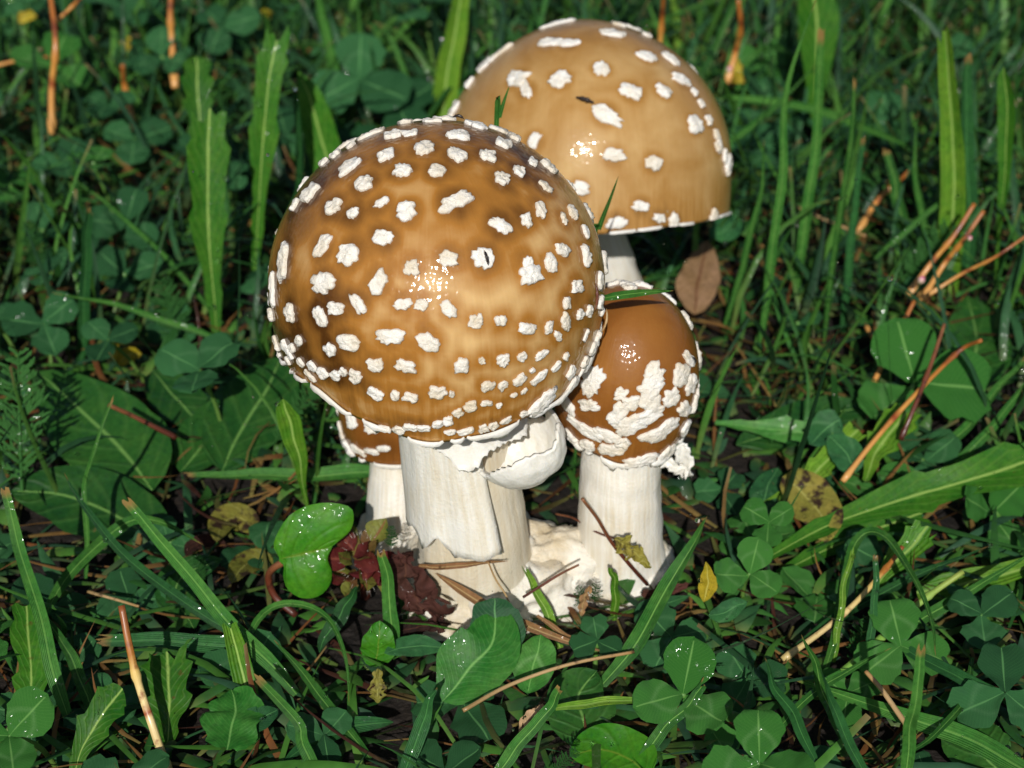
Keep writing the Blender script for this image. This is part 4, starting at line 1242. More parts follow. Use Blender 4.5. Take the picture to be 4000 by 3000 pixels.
for k, (lb, pts, wd, z0, z1) in enumerate([
    ('upright orange stalk with a side shoot', [(112, 290), (112, 190), (120, 90), (105, -40)], 15, 3, 8.5),
    ('orange side shoot branching off the upright orange stalk', [(122, 45), (150, 20), (190, -20)], 11, 7, 8),
    ('plain orange stalk standing behind the folded dandelion tip', [(378, 190), (372, 100), (368, 30), (372, -40)], 15, 3, 7),
    ('short curved orange stalk below the yellowish bud', [(290, 290), (280, 230), (268, 180), (265, 140)], 13, 1, 4),
    ('orange stalk lying level across the upright one', [(-20, 145), (40, 130), (80, 125), (130, 120)], 9, 3, 4),
    ('broken orange stalk base under the upright one', [(105, 300), (110, 260), (112, 230), (115, 180)], 13, 1, 3.2),
    ('orange jointed stalk along the bright thin blade', [(1855, 500), (1890, 440), (1930, 400), (1965, 370)], 13, 1, 3),
    ('tall orange stalk crossing before the bent-topped blade', [(1960, 640), (2010, 570), (2060, 510), (2105, 440)], 13, 2, 5),
    ('second orange stalk beside the tall crossing one', [(1990, 650), (2040, 570), (2080, 520), (2125, 455)], 12, 2, 5),
    ('brown stalk leaning low away from the tall orange one', [(2000, 640), (2080, 590), (2150, 555), (2230, 500)], 9, 2.5, 5),
    ('orange stalk behind the tall dewy blades', [(1570, 180), (1590, 110), (1600, 60), (1595, 0)], 14, 3, 7),
    ('dark orange stalk standing behind the tan cap', [(1430, 200), (1425, 120), (1430, 40), (1435, -30)], 12, 3, 8),
    ('brown flattened stalk before the tall orange one', [(1860, 880), (1900, 800), (1940, 720), (1975, 650)], 12, 0.5, 3),
    ('orange stem leaning under the flattened stalk', [(1870, 700), (1895, 760), (1890, 840), (1870, 920)], 9, 1, 0.5)]):
    stalk('orange_stalk', lb, 'stalk', pts, wd, 'orange_stalk', z0=z0, z1=z1, nodes=2, rows=24)
stalk('brown_stalk', 'long brown stalk lying over the big clover', 'stalk', [(1820, 1040), (1890, 950), (1970, 860), (2070, 760), (2120, 735)], 12, 'orange_stalk', z0=1.5, z1=4.5, nodes=3)
stalk('brown_stalk', 'dark red stalk crossing the long brown one', 'stalk', [(1945, 950), (1975, 880), (2010, 790), (2040, 700)], 11, 'brown_stalk', z0=2, z1=4.5, nodes=2)
stalk('straw', 'thin tan straw lying between the slim cut blades', 'straw', [(1710, 440), (1760, 465), (1820, 490), (1870, 510)], 8, 'dry_stalk', z0=2, z1=2, nodes=0)
stalk('straw', 'pale spotted straw beside the wide flat blade', 'straw', [(1975, 1590), (1940, 1540), (1905, 1490), (1870, 1450)], 14, 'dry_stalk', z0=2, z1=2.5, nodes=0)
stalk('straw', 'pale broken straw under the arching blade', 'straw', [(190, 1278), (240, 1292), (300, 1310)], 8, 'dry_stalk', z0=1.2, z1=1.4, nodes=0)

# --- broad leaves
def broad(label, pts, width, mat='broad', prof=p_oval, z0=0.6, z1=1.2, name='broad_leaf', cat='leaf', **kw):
    kw.setdefault('face', 0.45); kw.setdefault('fold', 0.12); kw.setdefault('ripple', 0.1); kw.setdefault('cols', 9)
    return hero(name, label, cat, pts, width, mat, prof, 'g', z0, z1, **kw)


broad('big shining plantain leaf with wet glints', [(330, 1060), (270, 980), (190, 900), (80, 800)], 215, prof=p_oval, z0=0.6, z1=1.6)
broad('second plantain leaf under the shining one', [(380, 1200), (260, 1120), (140, 1070), (20, 1060)], 170, z0=0.3, z1=1.0)
broad('plantain leaf close under the round cap', [(480, 1020), (520, 930), (570, 850), (610, 770)], 175, z0=0.4, z1=1.6)
broad('broad leaf partly under the level blade', [(390, 1020), (440, 960), (500, 900), (560, 870)], 130, z0=0.3, z1=0.9)
broad('rounded leaf beside the shining plantain leaf', [(330, 800), (370, 850), (410, 890), (440, 915)], 110, z0=1.0, z1=0.6)
broad('plantain leaf tip showing below the dark curving blade', [(420, 1360), (380, 1290), (400, 1240), (480, 1210)], 90, z0=0.4, z1=1.0)
broad('yellowing leaf beside the small stem', [(560, 1150), (520, 1120), (480, 1130), (470, 1170)], 70, 'sick_leaf', z0=0.4, z1=0.8)
broad('pale yellow withered leaf behind the two-lobed leaf', [(590, 1220), (550, 1210), (520, 1230), (500, 1260)], 62, 'sick_leaf', z0=0.4, z1=0.8)
broad('dark oval leaf under the yellowing blade', [(1290, 1610), (1260, 1560), (1250, 1500), (1290, 1450)], 150, z0=0.8, z1=1.4)
broad('bright leaf in front of the dark oval one', [(1400, 1680), (1360, 1640), (1300, 1620), (1230, 1630)], 130, 'selfheal', z0=1.0, z1=1.2)
broad('spotted pale leaf beside the folded leaflet', [(1140, 1500), (1150, 1450), (1160, 1410), (1170, 1370)], 96, 'clover_bright', p_oval, z0=0.9, z1=1.6)
broad('grey-green leaf level behind the folded leaflet', [(960, 1400), (910, 1395), (870, 1400), (830, 1410)], 52, 'clover', p_oval, z0=0.8, z1=1.2)
broad('small oval leaf standing above the seed husk', [(812, 1440), (815, 1410), (818, 1380), (822, 1340)], 78, 'selfheal', p_oval, z0=0.6, z1=1.8, face=0.8)
broad('dewy pointed leaf under the needle-tipped blade', [(1370, 1330), (1400, 1315), (1440, 1305), (1490, 1285)], 44, 'clover', p_lance, z0=0.8, z1=1.2)
broad('oval grey-green leaf beside the yellow leaflet', [(1530, 1330), (1560, 1325), (1590, 1310), (1615, 1300)], 46, 'clover', p_oval, z0=1.2, z1=1.6)
broad('black and yellow dying leaf under the little clover', [(1690, 1030), (1730, 1060), (1770, 1110), (1790, 1170)], 115, 'sick_leaf', p_oval, z0=1.6, z1=0.8)
broad('dark green leaf low beside the dying one', [(1640, 1130), (1650, 1080), (1660, 1050), (1680, 1010)], 70, 'clover', p_oval, z0=0.8, z1=1.0)
broad('pale torn leaflet hanging on the dying leaf', [(1750, 960), (1780, 930), (1800, 915), (1815, 905)], 75, 'clover', p_round, z0=1.8, z1=2.2, face=0.7)
broad('pale torn leaf beside the hanging leaflet', [(1790, 940), (1820, 970), (1840, 1000), (1850, 1020)], 70, 'clover', p_oval, z0=2.0, z1=1.6, face=0.7)
broad('tan withered leaf beside the tan mushroom stem', [(1500, 680), (1505, 630), (1515, 580), (1530, 520)], 90, 'tan_leaf', p_oval, z0=0.8, z1=1.6, face=0.7)
broad('small round dark leaf under the tan cap rim', [(1600, 470), (1580, 485), (1560, 500), (1530, 510)], 66, 'clover', p_oval, z0=2, z1=2, face=0.6)
broad('large wet dark leaf behind the big clover', [(2090, 850), (2100, 790), (2110, 730), (2090, 640)], 150, 'broad', p_oval, z0=0.6, z1=1.2)
broad('dark wet leaf under the dewy clover', [(2190, 1680), (2130, 1640), (2090, 1580), (2080, 1520)], 140, 'broad', p_oval, z0=1.0, z1=1.4)
broad('yellow leaflet with a brown blotch on a yellow stem', [(1520, 1300), (1527, 1270), (1530, 1245), (1525, 1215)], 40, 'yellow_leaf', p_lance, z0=1.4, z1=2.6, face=0.8)
broad('lobed pale leaf with bitten edges beside the spotted cut leaf', [(490, 1620), (500, 1570), (510, 1530), (500, 1490)], 120, 'clover_bright', p_heart, z0=1.4, z1=1.6, ripple=0.3)
broad('small side lobe leaf beside the bitten pale leaf', [(500, 1580), (540, 1560), (570, 1550), (600, 1530)], 60, 'clover', p_oval, z0=1.3, z1=1.5)
broad('dark brown dead leaf on the ground by the plantain', [(490, 1180), (450, 1170), (420, 1180), (400, 1200)], 40, 'dead_leaf', p_oval, z0=0.4, z1=0.7)
# --- clover-like folded leaflet in front of the bulb
broad('large folded leaflet with a pale mark before the white bulb', [(955, 1515), (1010, 1450), (1060, 1390), (1075, 1300)], 150, 'clover_bright', p_oval, z0=1.0, z1=2.4, face=0.7, fold=0.2)
broad('notched leaflet tip behind the large folded one', [(1070, 1400), (1075, 1370), (1070, 1330), (1068, 1290)], 118, 'clover', p_heart, z0=1.6, z1=2.6, face=0.8)

# --- two-lobed bright leaf with curled petiole, by the red flower head
rt = empty('selfheal_leaf', at_z(590 * K, 1270 * K, 0.3 / 100))
tag(rt, 'glossy bright green two-lobed leaf on a curled stalk beside the red flower', 'leaf')
def sheet_pt(x, y):
    return at_z(x * K, y * K, (2.2 + (1220 - y) * 0.012) / 100)


rib = cr([sheet_pt(603, 1208), sheet_pt(640, 1200), sheet_pt(680, 1190), sheet_pt(718, 1180)], 25)
for nm, sgn, outl in (('upper_lobe', 1, [(603, 1204), (591, 1180), (601, 1148), (627, 1112), (668, 1091), (716, 1086), (757, 1096), (764, 1122), (756, 1147), (736, 1166), (718, 1180)]),
                      ('lower_lobe', -1, [(603, 1213), (613, 1224), (612, 1247), (623, 1275), (655, 1293), (690, 1287), (712, 1264), (717, 1235), (708, 1207), (718, 1181)])):
    O = cr([sheet_pt(x, y) for x, y in outl], 25)
    V, F, U = [], [], []
    for i in range(25):
        t = i / 24
        for j in range(9):
            q = j / 8
            p = rib[i].lerp(O[i], q)
            tocam = (CAM - p).normalized()
            p = p + tocam * (0.0016 * math.sin(q * 2.4) * math.sin(math.pi * t) - 0.0022 * q * q * (0.3 + t) * math.sin(math.pi * t) + 0.0004 * noise.noise(Vector((t * 6, q * 4, sgn))))
            V.append(p)
            U.append((0.5 + 0.5 * q * sgn, t))
    for i in range(24):
        for j in range(8):
            a = i * 9 + j
            F.append((a, a + 1, a + 10, a + 9))
    mesh_obj(nm, V, F, M['selfheal'], rt, uvs=U, origin=rt.location)
    mark(V, 2)
Cp = cr([at_z(x * K, y * K, z / 100) for x, y, z in ((640, 1330, 0.4), (595, 1290, 0.8), (580, 1250, 1.4), (590, 1228, 1.9), (625, 1208, 2.3))], 20)
V, F, U = tube_geo(Cp, [0.0010] * 20, 8)
mesh_obj('petiole', V, F, M['brown_stalk'], rt, uvs=U, origin=rt.location)

# --- red-green flower head
fh = empty('flower', at_z(790 * K, 1290 * K, 0.2 / 100))
tag(fh, 'withered red and green hairy flower head beside the white bulb', 'flower')
rd = random.Random(5)
c0 = at_z(785 * K, 1215 * K, 0.018)
for k in range(26):
    a = rd.uniform(0, 6.283)
    rr = rd.uniform(0.001, 0.0075)
    z = rd.uniform(-0.008, 0.008)
    st = c0 + Vector((math.cos(a) * rr * 0.7, math.sin(a) * rr * 0.5, z - 0.002))
    d = Vector((math.cos(a), math.sin(a) - 0.5, rd.uniform(0.0, 1.2))).normalized()
    ln = rd.uniform(0.004, 0.0085)
    C = cr([st, st + d * ln * 0.6, st + d * ln + Vector((0, 0, ln * rd.uniform(-0.3, 0.3)))], 8)
    V, F, U = strip_geo(C, rd.uniform(0.0022, 0.0042), p_lance, ((CAM - st).normalized() + Vector((rd.uniform(-.6, .6), 0, rd.uniform(-.5, .5)))).normalized(), 5, 0.35, 0.2, 0.3, seed=k)
    mesh_obj('bract', V, F, M['redleaf'], fh, uvs=U, origin=fh.location)
Cp = cr([fh.location, fh.location + Vector((0, 0, 0.008)), c0], 8)
V, F, U = tube_geo(Cp, [0.0016] * 8, 8)
mesh_obj('stalk', V, F, M['brown_stalk'], fh, uvs=U, origin=fh.location)
V, F = [], []
for k in range(100):
    a, b_ = rd.uniform(0, 6.283), rd.uniform(-1.2, 1.4)
    d = Vector((math.cos(a) * math.cos(b_), math.sin(a) * math.cos(b_), math.sin(b_)))
    p = c0 + Vector((d.x * 0.006, d.y * 0.006, d.z * 0.009))
    q = p + d * rd.uniform(0.001, 0.0028)
    s = d.cross(Vector((0.3, 1, 0.2))).normalized() * 0.00004
    s2 = d.cross(s).normalized() * 0.00004
    i = len(V)
    V += [p + s, p - s + s2, p - s - s2, q]
    F += [(i, i + 1, i + 3), (i + 1, i + 2, i + 3), (i + 2, i, i + 3)]
hobj = mesh_obj('hairs', V, F, M['veil'], fh, uvs=[(0, 0)] * len(V), origin=fh.location)
hobj['kind'] = 'stuff'

# --- dark dead leaf by the bulb
def crumpled(name, label, pts, width, z0, z1, mat, seed, amp=0.35, cat='leaf'):
    P = path(pts, 'g', z0, z1)
    C = cr(P, 44)
    hw = width * K * pxm(C[22]) * 0.5
    V, F, U = strip_geo(C, hw, lambda t: p_oval(t) * (0.75 + 0.5 * noise.noise(Vector((t * 6, seed, 0)))), (CAM - C[22]).normalized(), 21, 0.1, 0.0, 0.4, 0.6, seed)
    def nv_(v, f, a):
        return Vector((noise.noise(v * f + Vector((seed, 0, 0))), noise.noise(v * f + Vector((0, seed, 0))), noise.noise(v * f + Vector((0, 0, seed))))) * hw * a
    V = [v + nv_(v, 150, amp) + nv_(v, 430, amp * 0.75) + nv_(v, 900, amp * 0.35) for v in V]
    mark(V, 1)
    F = [f for f in F if noise.noise(Vector((U[f[0]][0] * 5 + seed, U[f[0]][1] * 9, seed))) < 0.28 + 0.5 * (0.5 - abs(U[f[0]][0] - 0.5))]
    return tag(mesh_obj(name, V, F, M[mat], uvs=U, origin=C[0]), label, cat)


crumpled('dead_leaf', 'curled dark brown dead leaf lying against the white bulb', [(860, 1185), (880, 1240), (920, 1300), (960, 1360)], 100, 2.8, 0.8, 'dead_leaf', 3.0, 0.45)
crumpled('dead_leaf', 'crumpled blackish leaf under the curled brown one', [(830, 1370), (880, 1360), (930, 1350), (975, 1345)], 50, 0.6, 0.8, 'dead_leaf', 8.0)
crumpled('dead_leaf', 'shrivelled grey leaf at the foot of the chestnut mushroom', [(1380, 1290), (1420, 1280), (1450, 1270), (1490, 1265)], 46, 0.8, 1.2, 'dead_leaf', 12.0)
crumpled('dead_leaf', 'half green half black shrivelled leaf stuck on the red twig', [(1330, 1165), (1350, 1180), (1375, 1195), (1408, 1222)], 56, 3.4, 2.4, 'sick_leaf', 17.0, 0.2)
crumpled('dead_leaf', 'brown curled bark-like scrap behind the pale cut blade', [(1130, 1590), (1140, 1560), (1160, 1540), (1170, 1520)], 52, 1.2, 1.6, 'tan_leaf', 21.0)
crumpled('dead_leaf', 'brown broken stalk scrap before the white bulb', [(1255, 1330), (1260, 1305), (1265, 1285), (1270, 1262)], 30, 1.2, 2.4, 'straw', 24.0, 0.25)
crumpled('seed_husk', 'ribbed pale green seed husk with hairs under the oval leaf', [(815, 1520), (815, 1495), (815, 1470), (815, 1445)], 46, 0.8, 1.6, 'sick_leaf', 31.0, 0.1, 'seed husk')

# --- specks lying on the caps
def speck(S, label, x, y, L, W, ang, name='seed_scrap', mat='debris', lift=0.0019, cat='debris'):
    P, Nn = cast(S, x, y)
    s = pxm(P)
    ex = RGT * math.cos(R_(ang)) + UPV * math.sin(R_(ang))
    ex = (ex - Nn * ex.dot(Nn)).normalized()
    C = [P + Nn * lift + ex * (L * s * (t - 0.5)) + Nn * (0.0006 * math.sin(t * 3.1)) for t in np.linspace(0, 1, 12)]
    V, F, U = tube_geo(C, [W * s * 0.5 * max(0.12, math.sin(math.pi * (0.06 + 0.88 * t)) * (0.75 + 0.5 * noise.noise(Vector((t * 7, x, y))))) for t in np.linspace(0, 1, 12)], 8)
    tag(mesh_obj(name, V, F, M[mat], uvs=U, origin=P), label, cat)


speck(SF, 'black seed scrap lying on a square wart of the round cap', 1890, 1012, 58, 20, -75)
speck(SB, 'grey soil scrap on the tan cap beside a long wart', 2285, 395, 76, 26, -22, lift=0.0006)
speck(SF, 'brown needle resting on the flank of the round cap', 2312, 1160, 110, 16, -68, 'needle', 'brown_stalk', 0.0008, 'needle')
speck(SF, 'tan grass scrap just under the brown needle', 2352, 1250, 95, 14, -70, 'grass_scrap', 'dry_stalk', 0.0010, 'grass scrap')
speck(SF, 'dark red scrap on the crown of the round cap', 1790, 462, 46, 18, -30, lift=0.0010)
speck(SY, 'black needle scrap on the white patch of the chestnut cap', 2685, 1405, 40, 10, -30)

# ------------------------------------------------------------------ clovers
def leaflet_mesh(name, seed, mat, notch=0.06, fold=0.22):
    C = [Vector((t, 0, 0.10 * math.sin(t * 2.5 + seed) + 0.02 * math.sin(t * 9 + seed))) for t in np.linspace(0.02, 1, 15)]
    V, F, U = strip_geo(C, 0.46, lambda t: (0.06 + 0.94 * sstep(-0.12, 0.52, t)) * (max(0.0, 1 - max(0, (t - 0.42) / 0.58) ** 2.6) ** 0.5), Vector((0, 0, 1)), 9, fold, -0.10, 0.16, 0, seed + 0.5)
    V = [Vector((v.x - notch * max(0, 1 - abs(v.y) / 0.16) * sstep(0.7, 1.0, v.x), v.y, v.z)) for v in V]
    me = bpy.data.meshes.new(name)
    me.from_pydata([tuple(v) for v in V], [], F)
    ul = me.uv_layers.new(name='UVMap')
    idx = np.empty(len(me.loops), dtype=np.int32)
    me.loops.foreach_get('vertex_index', idx)
    ul.data.foreach_set('uv', np.asarray(U, dtype=np.float32)[idx].ravel())
    me.polygons.foreach_set('use_smooth', [True] * len(me.polygons))
    me.materials.append(M[mat])
    return me


LEAFLETS = {m_: [leaflet_mesh('leaflet', s, m_, 0.07 * (s % 3), 0.12 + 0.09 * (s % 4)) for s in range(5)] for m_ in ('clover', 'clover_bright')}
crd = random.Random(21)


def clover(P, size, heading, tiltn, mat='clover', label=None, group=None, only=3):
    """P: head centre, size: leaflet length, tiltn: normal of the head"""
    base = Vector((P.x + crd.uniform(-0.01, 0.01), P.y + crd.uniform(-0.006, 0.012), 0.0))
    rt = empty('clover', base)
    tag(rt, label or 'dull green three-leaf clover growing in the lawn', 'clover', group)
    Z = tiltn.normalized()
    X = Vector((math.cos(heading), math.sin(heading), 0))
    X = (X - Z * X.dot(Z)).normalized()
    Y = Z.cross(X)
    for k in range(only):
        a = k * 2.094 + crd.uniform(-0.15, 0.15)
        d = X * math.cos(a) + Y * math.sin(a)
        lift = crd.uniform(-0.05, 0.4)
        dx = (d * math.cos(lift) + Z * math.sin(lift)).normalized()
        dy = Z.cross(d).normalized()
        dz = dx.cross(dy)
        s = size * crd.uniform(0.88, 1.1)
        o = bpy.data.objects.new('leaflet', crd.choice(LEAFLETS[mat]))
        col.objects.link(o)
        o.parent = rt
        mt = Matrix((dx, dy, dz)).transposed().to_4x4()
        o.matrix_local = Matrix.Translation(P - base) @ mt @ Matrix.Diagonal((s, s * crd.uniform(0.9, 1.12), s, 1))
        mw = Matrix.Translation(base) @ o.matrix_local
        for q in range(7):
            DEW_PTS.append((mw @ crd.choice(o.data.vertices).co, 0.0, Z))
    C = cr([base, (base + P) / 2 + Vector((0, 0.003, 0)), P], 8)
    V, F, U = tube_geo(C, [0.0007] * 8, 6)
    mesh_obj('petiole', V, F, M['petiole'], rt, uvs=U, origin=base)
    return rt


def hclover(label, x, y, z, size_px, head, mat='clover', face=0.45, side=0.0, only=3):
    P = at_z(x * K, y * K, z / 100)
    t = (CAM - P).normalized() * face + Vector((side, 0, 1 - face))
    HERO_PTS.append((P, size_px * K * pxm(P)))
    for q in range(12):
        for f in (0.35, 0.75):
            mark([P + (RGT * math.cos(q * 0.5236) + UPV * 0.8 * math.sin(q * 0.5236)) * (size_px * K * pxm(P) * f)], 1)
    clover(P, size_px * K * pxm(P), R_(head), t, mat, label)


hclover('large blurred clover behind the broad dark leaf', 775, 175, 3.0, 120, 90, face=0.6)
hclover('clover with three broad leaflets beside the stout dark blade', 95, 700, 2.2, 95, 60, face=0.6)
hclover('clover tucked beside the toothed upright leaf', 275, 480, 2.4, 90, 80, face=0.5)
hclover('clover with cupped leaflets under the thin slanting blade', 270, 590, 1.8, 80, 20)
hclover('big clover crossed by brown stalks', 1975, 830, 2.0, 165, 100, 'clover_bright', face=0.6)
hclover('clover with wide pale-marked leaflets before the needle-tipped blade', 1475, 1500, 2.2, 125, 75, 'clover_bright', face=0.6)
hclover('bright clover with large round leaflets crossed by dark blades', 1640, 1650, 3.0, 125, 80, 'clover_bright', face=0.6)
hclover('clover with a drooping leaflet under the arched blade', 1945, 1400, 1.6, 105, 95, 'clover_bright')
hclover('clover beside the red-tipped green stem', 2120, 1330, 1.8, 90, 30)
hclover('clover with dewy leaflets above the dark wet leaf', 2170, 1500, 2.0, 120, 80, face=0.5)
hclover('small clover between yellow leaflet and jointed stalk', 1620, 1240, 2.0, 80, 70, 'clover_bright', face=0.5)
hclover('little clover in front of the dying leaf', 1660, 1130, 2.4, 66, 20, 'clover_bright', face=0.5)
hclover('round-leaved clover before the white bulb', 1290, 1385, 1.5, 62, 90, 'clover', face=0.6)
hclover('bright clover below the narrow wavy dandelion leaf', 20, 1590, 2.5, 110, 60, 'clover_bright', face=0.6)
hclover('clover between leaf stub and hairy flat blade', 700, 1590, 1.0, 80, 50)
hclover('clover behind the needle-tipped blade', 1450, 1380, 1.2, 90, 10)
hclover('clover low by the pale level leaf', 1560, 1060, 0.9, 70, 60)
hclover('clover under the jointed stalk nodes', 1830, 1500, 1.0, 80, 140, 'clover_bright')
hclover('blurred clover below the short curved orange stalk', 290, 300, 2.2, 80, 40)
hclover('blurred clover beside the plain orange stalk', 480, 60, 3.0, 85, 10)
hclover('blurred clover between the round cap and the tan cap', 860, 230, 2.0, 95, 160)
hclover('blurred clover under the broad dark leaf', 620, 300, 1.8, 80, 100)

# scattered clovers
LANDMARKS = [(lb_, at_z(x_ * K, y_ * K, 0.01)) for lb_, x_, y_ in [
    ('beside the stout dark grass leaf', 172, 790), ('under the toothed dandelion leaf', 468, 735), ('by the upright orange stalks', 112, 290),
    ('below the short curved orange stalk', 290, 290), ('round the large blurred clover', 700, 240), ('behind the tan cap', 1250, 60),
    ('beside the tall dewy grass', 1640, 700), ('by the bent-topped grass leaf', 2050, 600), ('near the tall crossing orange stalks', 1960, 640),
    ('by the big clover under brown stalks', 1975, 860), ('beside the black and yellow dying leaf', 1740, 1120), ('below the long smooth dandelion leaf', 1950, 1180),
    ('near the yellow jointed stalk with red nodes', 1750, 1420), ('beside the red-tipped green stem', 2060, 1350), ('round the wide slanting grass leaf', 1950, 1560),
    ('by the wide pale-marked clover', 1450, 1580), ('before the large folded leaflet', 1000, 1580), ('round the brown-topped dry stalk', 300, 1560),
    ('beside the wet level grass leaf', 420, 1420), ('under the shining plantain leaf', 200, 1180), ('near the long dewy slanting blade', 300, 680),
    ('close to the small hidden mushroom', 640, 1000), ('between tan cap and chestnut cap', 1560, 620), ('in the thin grass far behind the tan cap', 1500, -120),
    ('in the far grass behind the orange stalks', 300, -60), ('in the far grass behind the bent-topped leaf', 2050, 60)]]
def near_phrase(P):
    return min(LANDMARKS, key=lambda q: (q[1] - P).length)[0]


placed = []
tries = 0
cl_groups = 0
while len(placed) < 215 and tries < 9000:
    tries += 1
    x = crd.uniform(-0.42, 0.42)
    y = crd.uniform(0.17, 1.0) if crd.random() < 0.6 else crd.uniform(0.17, 0.36)
    if abs(x) > 0.30 * y + 0.12: continue
    left = x < -0.02
    dens = 0.95 if left or y < 0.33 else 0.30
    if crd.random() > dens: continue
    P = Vector((x, y, crd.uniform(0.010, 0.045) if x < -0.02 and y > 0.36 else crd.uniform(0.004, 0.011 if y < 0.345 else 0.020)))
    if any((Vector((x, y, 0)) - Vector((b0.x, b0.y, 0))).length < rr + 0.012 for b0, rr in STEMS): continue
    if 0.295 < y < 0.345 and -0.07 < x < 0.06: continue
    if any((P - q).length < 0.017 + 0.03 * max(0.0, y - 0.42) for q in placed): continue
    if any((P - q).length < 0.02 for q, _ in HERO_PTS): continue
    if covers([P, P + RGT * 0.006, P - RGT * 0.006, P + UPV * 0.006]) > 0.3: continue
    placed.append(P)
    t = Vector((crd.uniform(-0.35, 0.35), crd.uniform(-0.55, 0.15), 1))
    mt = 'clover' if crd.random() < 0.72 else 'clover_bright'
    tone = 'dull blue-green' if mt == 'clover' else 'brighter green'
    sz = crd.uniform(0.0085, 0.015) * (1 + 1.6 * max(0.0, y - 0.42))
    size_w = 'small' if sz < 0.0105 else ('broad' if sz > 0.0132 else 'middling')
    lb = f'{size_w} {tone} clover growing {near_phrase(P)}'
    gp = 'clovers scattered in the lawn'
    clover(P, sz, crd.uniform(0, 6.28), t, mt, lb, gp)


# ------------------------------------------------------------------ yarrow fronds
def yarrow_mesh(seed):
    rd = random.Random(seed)
    V, F, U = [], [], []
    C = [Vector((t, 0, 0.12 * math.sin(t * 2.2))) for t in np.linspace(0, 1, 10)]
    a, f, u = tube_geo(C, [0.016 * (1 - 0.6 * i / 9) for i in range(10)], 5)
    V += a; F += f; U += u
    for k in range(26):
        t = min(0.99, 0.10 + 0.88 * k / 25 + rd.uniform(-0.02, 0.02))
        p = Vector((t, 0, 0.12 * math.sin(t * 2.2)))
        ln = 0.20 * math.sin(math.pi * (0.12 + 0.82 * t)) ** 0.7
        for s in (-1, 1):
            d = Vector((rd.uniform(0.3, 0.9), s, rd.uniform(-0.4, 0.7))).normalized()
            ln = 0.20 * math.sin(math.pi * (0.12 + 0.82 * t)) ** 0.7 * rd.uniform(0.6, 1.15)
            for b_ in range(5):
                st = p + d * ln * (0.2 + 0.18 * b_)
                dd = (d + Vector((rd.uniform(0.1, 0.7), s * rd.uniform(-0.6, 0.5), rd.uniform(-0.3, 0.5)))).normalized()
                l2 = ln * rd.uniform(0.28, 0.5)
                sd_ = dd.cross(Vector((0, 0, 1))).normalized() * 0.011
                i = len(V)
                V += [st - sd_, st + sd_, st + dd * l2 * 0.6 + sd_ * 0.8, st + dd * l2, st + dd * l2 * 0.6 - sd_ * 0.8]
                U += [(0.5, 0.3)] * 5
                F.append((i, i + 1, i + 2, i + 3, i + 4))
            sd_ = d.cross(Vector((0, 0, 1))).normalized() * 0.008
            i = len(V)
            V += [p - sd_, p + sd_, p + d * ln + sd_ * 0.4, p + d * ln - sd_ * 0.4]
            U += [(0.5, 0.3)] * 4
            F.append((i, i + 1, i + 2, i + 3))
    me = bpy.data.meshes.new('yarrow_leaf')
    me.from_pydata([tuple(v) for v in V], [], F)
    me.materials.append(M['yarrow'])
    return me


YM = [yarrow_mesh(s) for s in range(3)]


def yarrow(a, b_, label, group=None):
    d = (b_ - a)
    L = d.length
    X = d.normalized()
    Z = ((CAM - a).normalized() * 0.6 + Vector((0, 0, 0.5)))
    Z = (Z - X * Z.dot(X)).normalized()
    Y = Z.cross(X)
    o = bpy.data.objects.new('yarrow_leaf', crd.choice(YM))
    col.objects.link(o)
    o.matrix_world = Matrix.Translation(a) @ Matrix((X, Y, Z)).transposed().to_4x4() @ Matrix.Scale(L, 4)
    tag(o, label, 'leaf', group)


for lb, (x0, y0, z0), (x1, y1, z1) in [
    ('feathery yarrow leaf standing behind the shining plantain leaf', (48, 1060, 1), (42, 770, 4)),
    ('feathery yarrow leaf below the pale dewy blade', (400, 780, 0.6), (350, 620, 2.0)),
    ('feathery yarrow leaf beside the bright tapering leaf', (590, 960, 0.8), (700, 830, 2.5)),
    ('small feathery yarrow tip near the withered yellow leaf', (440, 1260, 0.6), (420, 1190, 1.6)),
    ('feathery yarrow leaf before the pale dewy cut blade', (1180, 1690, 1.5), (1250, 1620, 2.2)),
    ('tiny feathery yarrow tip against the white bulb', (1255, 1310, 1.2), (1240, 1262, 2.2)),
    ('second tiny yarrow tip against the white bulb', (1285, 1300, 1.2), (1292, 1255, 2.2)),
    ('feathery yarrow curl beside the small stem', (845, 1185, 2.0), (848, 1130, 3.0)),
    ('feathery yarrow leaf under the jointed stalk', (1840, 1440, 0.8), (1870, 1340, 1.4)),
    ('feathery yarrow leaf beside the little clover', (1600, 1260, 0.8), (1610, 1170, 1.6)),
    ('feathery yarrow leaf behind the three-leaf clover', (90, 600, 1), (60, 480, 3))]:
    yarrow(at_z(x0 * K, y0 * K, z0 / 100), at_z(x1 * K, y1 * K, z1 / 100), lb)
for k in range(30):
    x, y = crd.uniform(-0.33, 0.33), crd.uniform(0.2, 0.85)
    if covers([Vector((x, y, 0.01)), Vector((x + 0.01, y, 0.015)), Vector((x - 0.01, y, 0.015))]) > 0: continue
    if any((Vector((x, y, 0)) - Vector((b0.x, b0.y, 0))).length < rr + 0.03 for b0, rr in STEMS): continue
    if 0.24 < y < 0.345 and -0.07 < x < 0.06: continue
    a = crd.uniform(0, 6.28)
    L = crd.uniform(0.016, 0.03)
    yarrow(Vector((x, y, 0.004)), Vector((x + math.cos(a) * L, y + math.sin(a) * L, crd.uniform(0.008, 0.03))), 'small feathery yarrow leaf lying low ' + near_phrase(Vector((x, y, 0.01))), 'scattered yarrow leaves')

